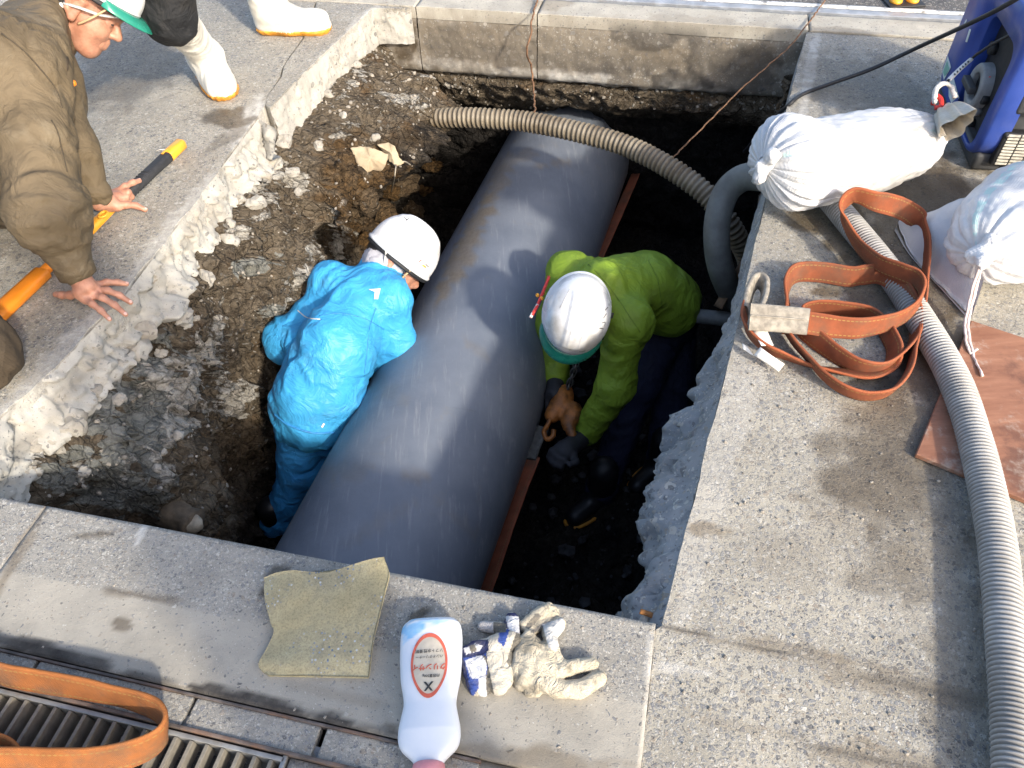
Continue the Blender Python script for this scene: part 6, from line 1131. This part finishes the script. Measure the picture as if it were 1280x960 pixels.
# torn paper and roots in the hollow
h_, n_ = wall_hit(470, 205)
def near_wall(x, y, d=.02):
    h, n = wall_hit(x, y)
    if h is None: return at(x, y, -.7)
    return h+unit(EYE-h)*d
root = thing('torn_paper', near_wall(470, 200, .03), 'torn pale paper scrap stuck in the hollow of the left pit wall', 'paper')
def sheet(px, d, mat, name, parent, seed, curl=.02):
    P = np.array([near_wall(x, y, d) for x, y in px]); P[:] = P.mean(0)+(P-P.mean(0)); dd = np.linalg.norm(P-EYE, axis=1); md = np.median(dd); P = np.array([EYE+unit(ray(x, y))*(md+.012*math.sin(i*2.1)) for i, (x, y) in enumerate(px)])
    c = P.mean(0)+np.array([0, -.01, .012]); V = [c]; R_ = 7; n = len(P)
    Pd = np.vstack([P, P[:1]]); Pd = resample(Pd, n*6+1)[:-1]; Pd += .004*np.stack([perlin(Pd*70+k*9) for k in range(3)], 1); m = len(Pd); G = np.vstack([c[None]+(Pd-c)*(k+1)/R_ for k in range(R_)]); G += curl*.4*fbm(G*14+seed, 3)[:, None]*unit(EYE-c)
    V = np.vstack([c[None], G]); F = [[0, 1+i, 1+(i+1) % m] for i in range(m)]+[[1+k*m+i, 1+(k+1)*m+i, 1+(k+1)*m+(i+1) % m, 1+k*m+(i+1) % m] for k in range(R_-1) for i in range(m)]
    V2 = V-unit(EYE-c)*.0025; n0 = len(V); F2 = [[x+n0 for x in f[::-1]] for f in F]; F3 = [[1+(R_-1)*m+i, 1+(R_-1)*m+i+n0, 1+(R_-1)*m+(i+1) % m+n0, 1+(R_-1)*m+(i+1) % m] for i in range(m)]; return mesh(name, np.vstack([V, V2]), F+F2+F3, mat, parent)
sheet([(438, 185), (450, 183), (463, 184), (472, 188), (486, 193), (483, 205), (477, 214), (466, 212), (458, 217), (448, 208)], .04, M['kraft'], 'paper_sheet', root, 1)
sheet([(471, 181), (485, 178), (493, 183), (500, 198), (506, 204), (495, 208), (487, 202), (482, 192)], .05, M['kraft'], 'paper_sheet', root, 5)
for pts in ([(495, 206), (493, 222), (489, 240)], [(495, 208), (498, 225), (502, 240)], [(498, 203), (506, 202), (513, 206)]): V, F = tube(spline([near_wall(x, y, .05) for x, y in pts], 20), .003, 6); mesh('root_fibre', V, F, M['bark'], root)
clods = [(452, 245, 22, 30), (478, 268, 26, 18), (456, 305, 20, 16), (505, 232, 22, 14), (432, 222, 16, 20), (486, 240, 16, 12), (515, 262, 18, 12), (470, 292, 14, 10), (540, 205, 16, 10), (442, 268, 14, 18), (500, 285, 14, 10), (530, 235, 12, 9)]
for i, (x, y, rx, ry) in enumerate(clods):
    p = near_wall(x, y, -.01); s = np.linalg.norm(p-EYE)/FPX; V, F = rock(100+i, 3, .9); V = V*[rx*s*1.0, rx*s*.8, ry*s*1.0]; V = V+(.010*fbm(V*22+i, 4)+.014*(ridge(V*16+i, 3)-1.1))[:, None]*unit_rows(V); tag(mesh('clay_clod', V+p, F, M['soil'], None, True, loc=p, attrs=dict(clay=np.full(len(V), .75+.25*((i*7) % 3-1)))), 'brown clay clod in the hollow of the left pit wall', 'clod', 'clay clods in the hollow')
chunks = [(170, 438, 20), (120, 478, 19), (225, 395, 15), (30, 548, 16), (85, 535, 18), (255, 350, 14), (285, 300, 13), (320, 255, 12), (560, 104, 7), (18, 572, 20), (45, 560, 14), (62, 545, 20), (92, 520, 15), (30, 590, 10), (134, 470, 12), (152, 455, 14), (182, 414, 15), (172, 428, 8), (118, 490, 10), (201, 443, 8), (75, 560, 9), (48, 590, 6), (232, 405, 9), (243, 398, 7), (105, 590, 8), (355, 180, 12), (340, 205, 13), (330, 222, 10), (398, 183, 8), (384, 130, 7), (410, 118, 8), (445, 82, 7), (430, 145, 6), (470, 172, 6), (365, 215, 9), (300, 250, 8), (285, 280, 9), (262, 305, 10), (240, 330, 9), (195, 585, 7), (202, 565, 7), (150, 500, 9), (222, 545, 8), (372, 240, 6)]
for i, (x, y, r) in enumerate(chunks):
    p = near_wall(x, y, -.004); s = np.linalg.norm(p-EYE)/FPX*r; V, F = rock(i, 3, .5); V = V*[s, s*.9, s*.85]; V = V+.10*s*fbm(V/s*2.2+i, 3)[:, None]; tag(mesh('concrete_chunk', V+p, F, M['broken'], None, i % 3 == 0, loc=p, attrs=dict(brown=np.clip(.35+.5*fbm((V+p)*20, 3), 0, .8))), *(('pale stone poking from the gravelly soil below the far left pavement corner', 'stone', 'stones in the far pit wall') if x > 380 else (('pale broken concrete chunk in the near left corner of the pit wall', 'chunk', 'concrete chunks in the near corner') if x < 135 else ('pale broken concrete chunk in the pit wall beneath the hands of the kneeling person', 'chunk', 'concrete chunks beneath the kneeling person') if x < 262 else ('pale broken concrete chunk in the pit wall near the crack in the left pavement', 'chunk', 'concrete chunks below the pavement crack'))))
p = at(522, 152, -.37); V, F = rock(501, 4, .9); V = V*[.085, .075, .075]; V = V+(.016*fbm(V*16, 4)+.012*(ridge(V*22, 3)-1.1))[:, None]*unit_rows(V); tag(mesh('soil_lump', V+p, F, M['soil'], None, True, loc=p, attrs=dict(clay=np.full(len(V), .25))), 'dark soil lump packed round the buried left end of the tan hose', 'soil lump')
# gravel bedded in the wall and grit on the ground: uncountable
def scatter(pts, name, mat, kindlab, rot=True):
    base = [rock(300+i, 1, .5) for i in range(6)]; parts = []
    for i, (p, s) in enumerate(pts):
        V, F = base[i % 6]; a = RNG.random()*6.28; c, sn = math.cos(a), math.sin(a); V = V*s*(.7+.6*RNG.random(3)); V = np.stack([V[:, 0]*c-V[:, 1]*sn, V[:, 0]*sn+V[:, 1]*c, V[:, 2]], 1); parts.append((V+p, F))
    V, F = cat_mesh(parts); o = mesh(name, V, F, mat, None, False); o['kind'] = 'stuff'; tag(o, kindlab); return o
pts = []
for (x0, x1, y0, y1, n, s0, s1) in ((400, 620, 60, 140, 260, .003, .012), (240, 430, 130, 480, 240, .002, .007), (10, 300, 430, 640, 160, .002, .009), (430, 540, 150, 300, 70, .003, .010), (620, 980, 105, 140, 120, .003, .010)):
    for _ in range(n):
        h, nn = wall_hit(x0+(x1-x0)*RNG.random(), y0+(y1-y0)*RNG.random())
        if h is not None: pts.append((h, s0+(s1-s0)*RNG.random()**2.5))
scatter(pts, 'wall_gravel', M['pebble'], 'grey gravel bedded in the soil of the pit wall')
pts = []
for (x0, x1, y0, y1, n) in ((0, 330, 160, 520, 240), (850, 1240, 250, 950, 420), (0, 830, 650, 940, 260), (1000, 1180, 60, 260, 120), (230, 460, 880, 950, 90)):
    for _ in range(n):
        x, y = x0+(x1-x0)*RNG.random(), y0+(y1-y0)*RNG.random(); p = at(x, y)
        g_0, h_0 = p[:2]@E1, p[:2]@E2
        ok = (h_0 < .645 and h_0 > .355) or (h_0 > .655 and np.cross(CORN['fr']-CORN['nr'], p[:2]-CORN['nr']) < -.02) or (h_0 > .7 and all(np.cross(LEFT[i+1]-LEFT[i], p[:2]-LEFT[i]) > .03 for i in range(5)))
        if ok: pts.append((p+[0, 0, .001], .0012+.0032*RNG.random()**3))
scatter(pts, 'grit', M['pebble'], 'loose grit scattered over the pavement')
pts = []
for _ in range(700):
    x, y = -.3+1.2*RNG.random(), .75+2.6*RNG.random(); pts.append((np.array([x, y, FLOOR+.02*RNG.random()]), .006+.03*RNG.random()**3))
scatter(pts, 'clay_lumps', M['clod'] if False else simple('dark_wet_clay', (.035, .034, .035), .6, .4, 30, .6), 'dark clay lumps on the pit floor')
p = near_wall(232, 650, .03); d_ = unit(at(244, 655, p[2])-at(205, 648, p[2])); d_ = unit(d_+np.array([.1, -.35, -.1])); V, F = tube(p+d_*np.linspace(-.16, .03, 14)[:, None], .042+.004*np.sin(np.arange(14)), 22, True); V += .006*fbm(V*30, 3)[:, None]
lg = thing('broken_log', p, 'short rotten log with a pale broken end poking from the left pit wall', 'log'); mesh('log_bark', V, F, simple('dark_bark', (.10, .075, .05), .9, .4, 30, .8), lg); V, F = rock(77, 3, .6); mesh('broken_end', V*[.03, .03, .034]+p+d_*.022, F, M['bark'], lg)
cl = thing('rusty_clamp', at(812, 772, -.03), 'rusty flat bar clamp sticking out at the near right pit corner', 'clamp'); V, F = tube(spline([at(800, 764, -.03), at(812, 768, -.03), at(825, 775, -.035)], 14), .006, 8, True, .5); mesh('flat_bar', V, F, simple('orange_rust', (.26, .11, .03), .8, .4, 40, .5), cl); V, F = rock(55, 2, .4); mesh('mortar_lump', V*.016+at(806, 778, -.05), F, M['broken'], cl)
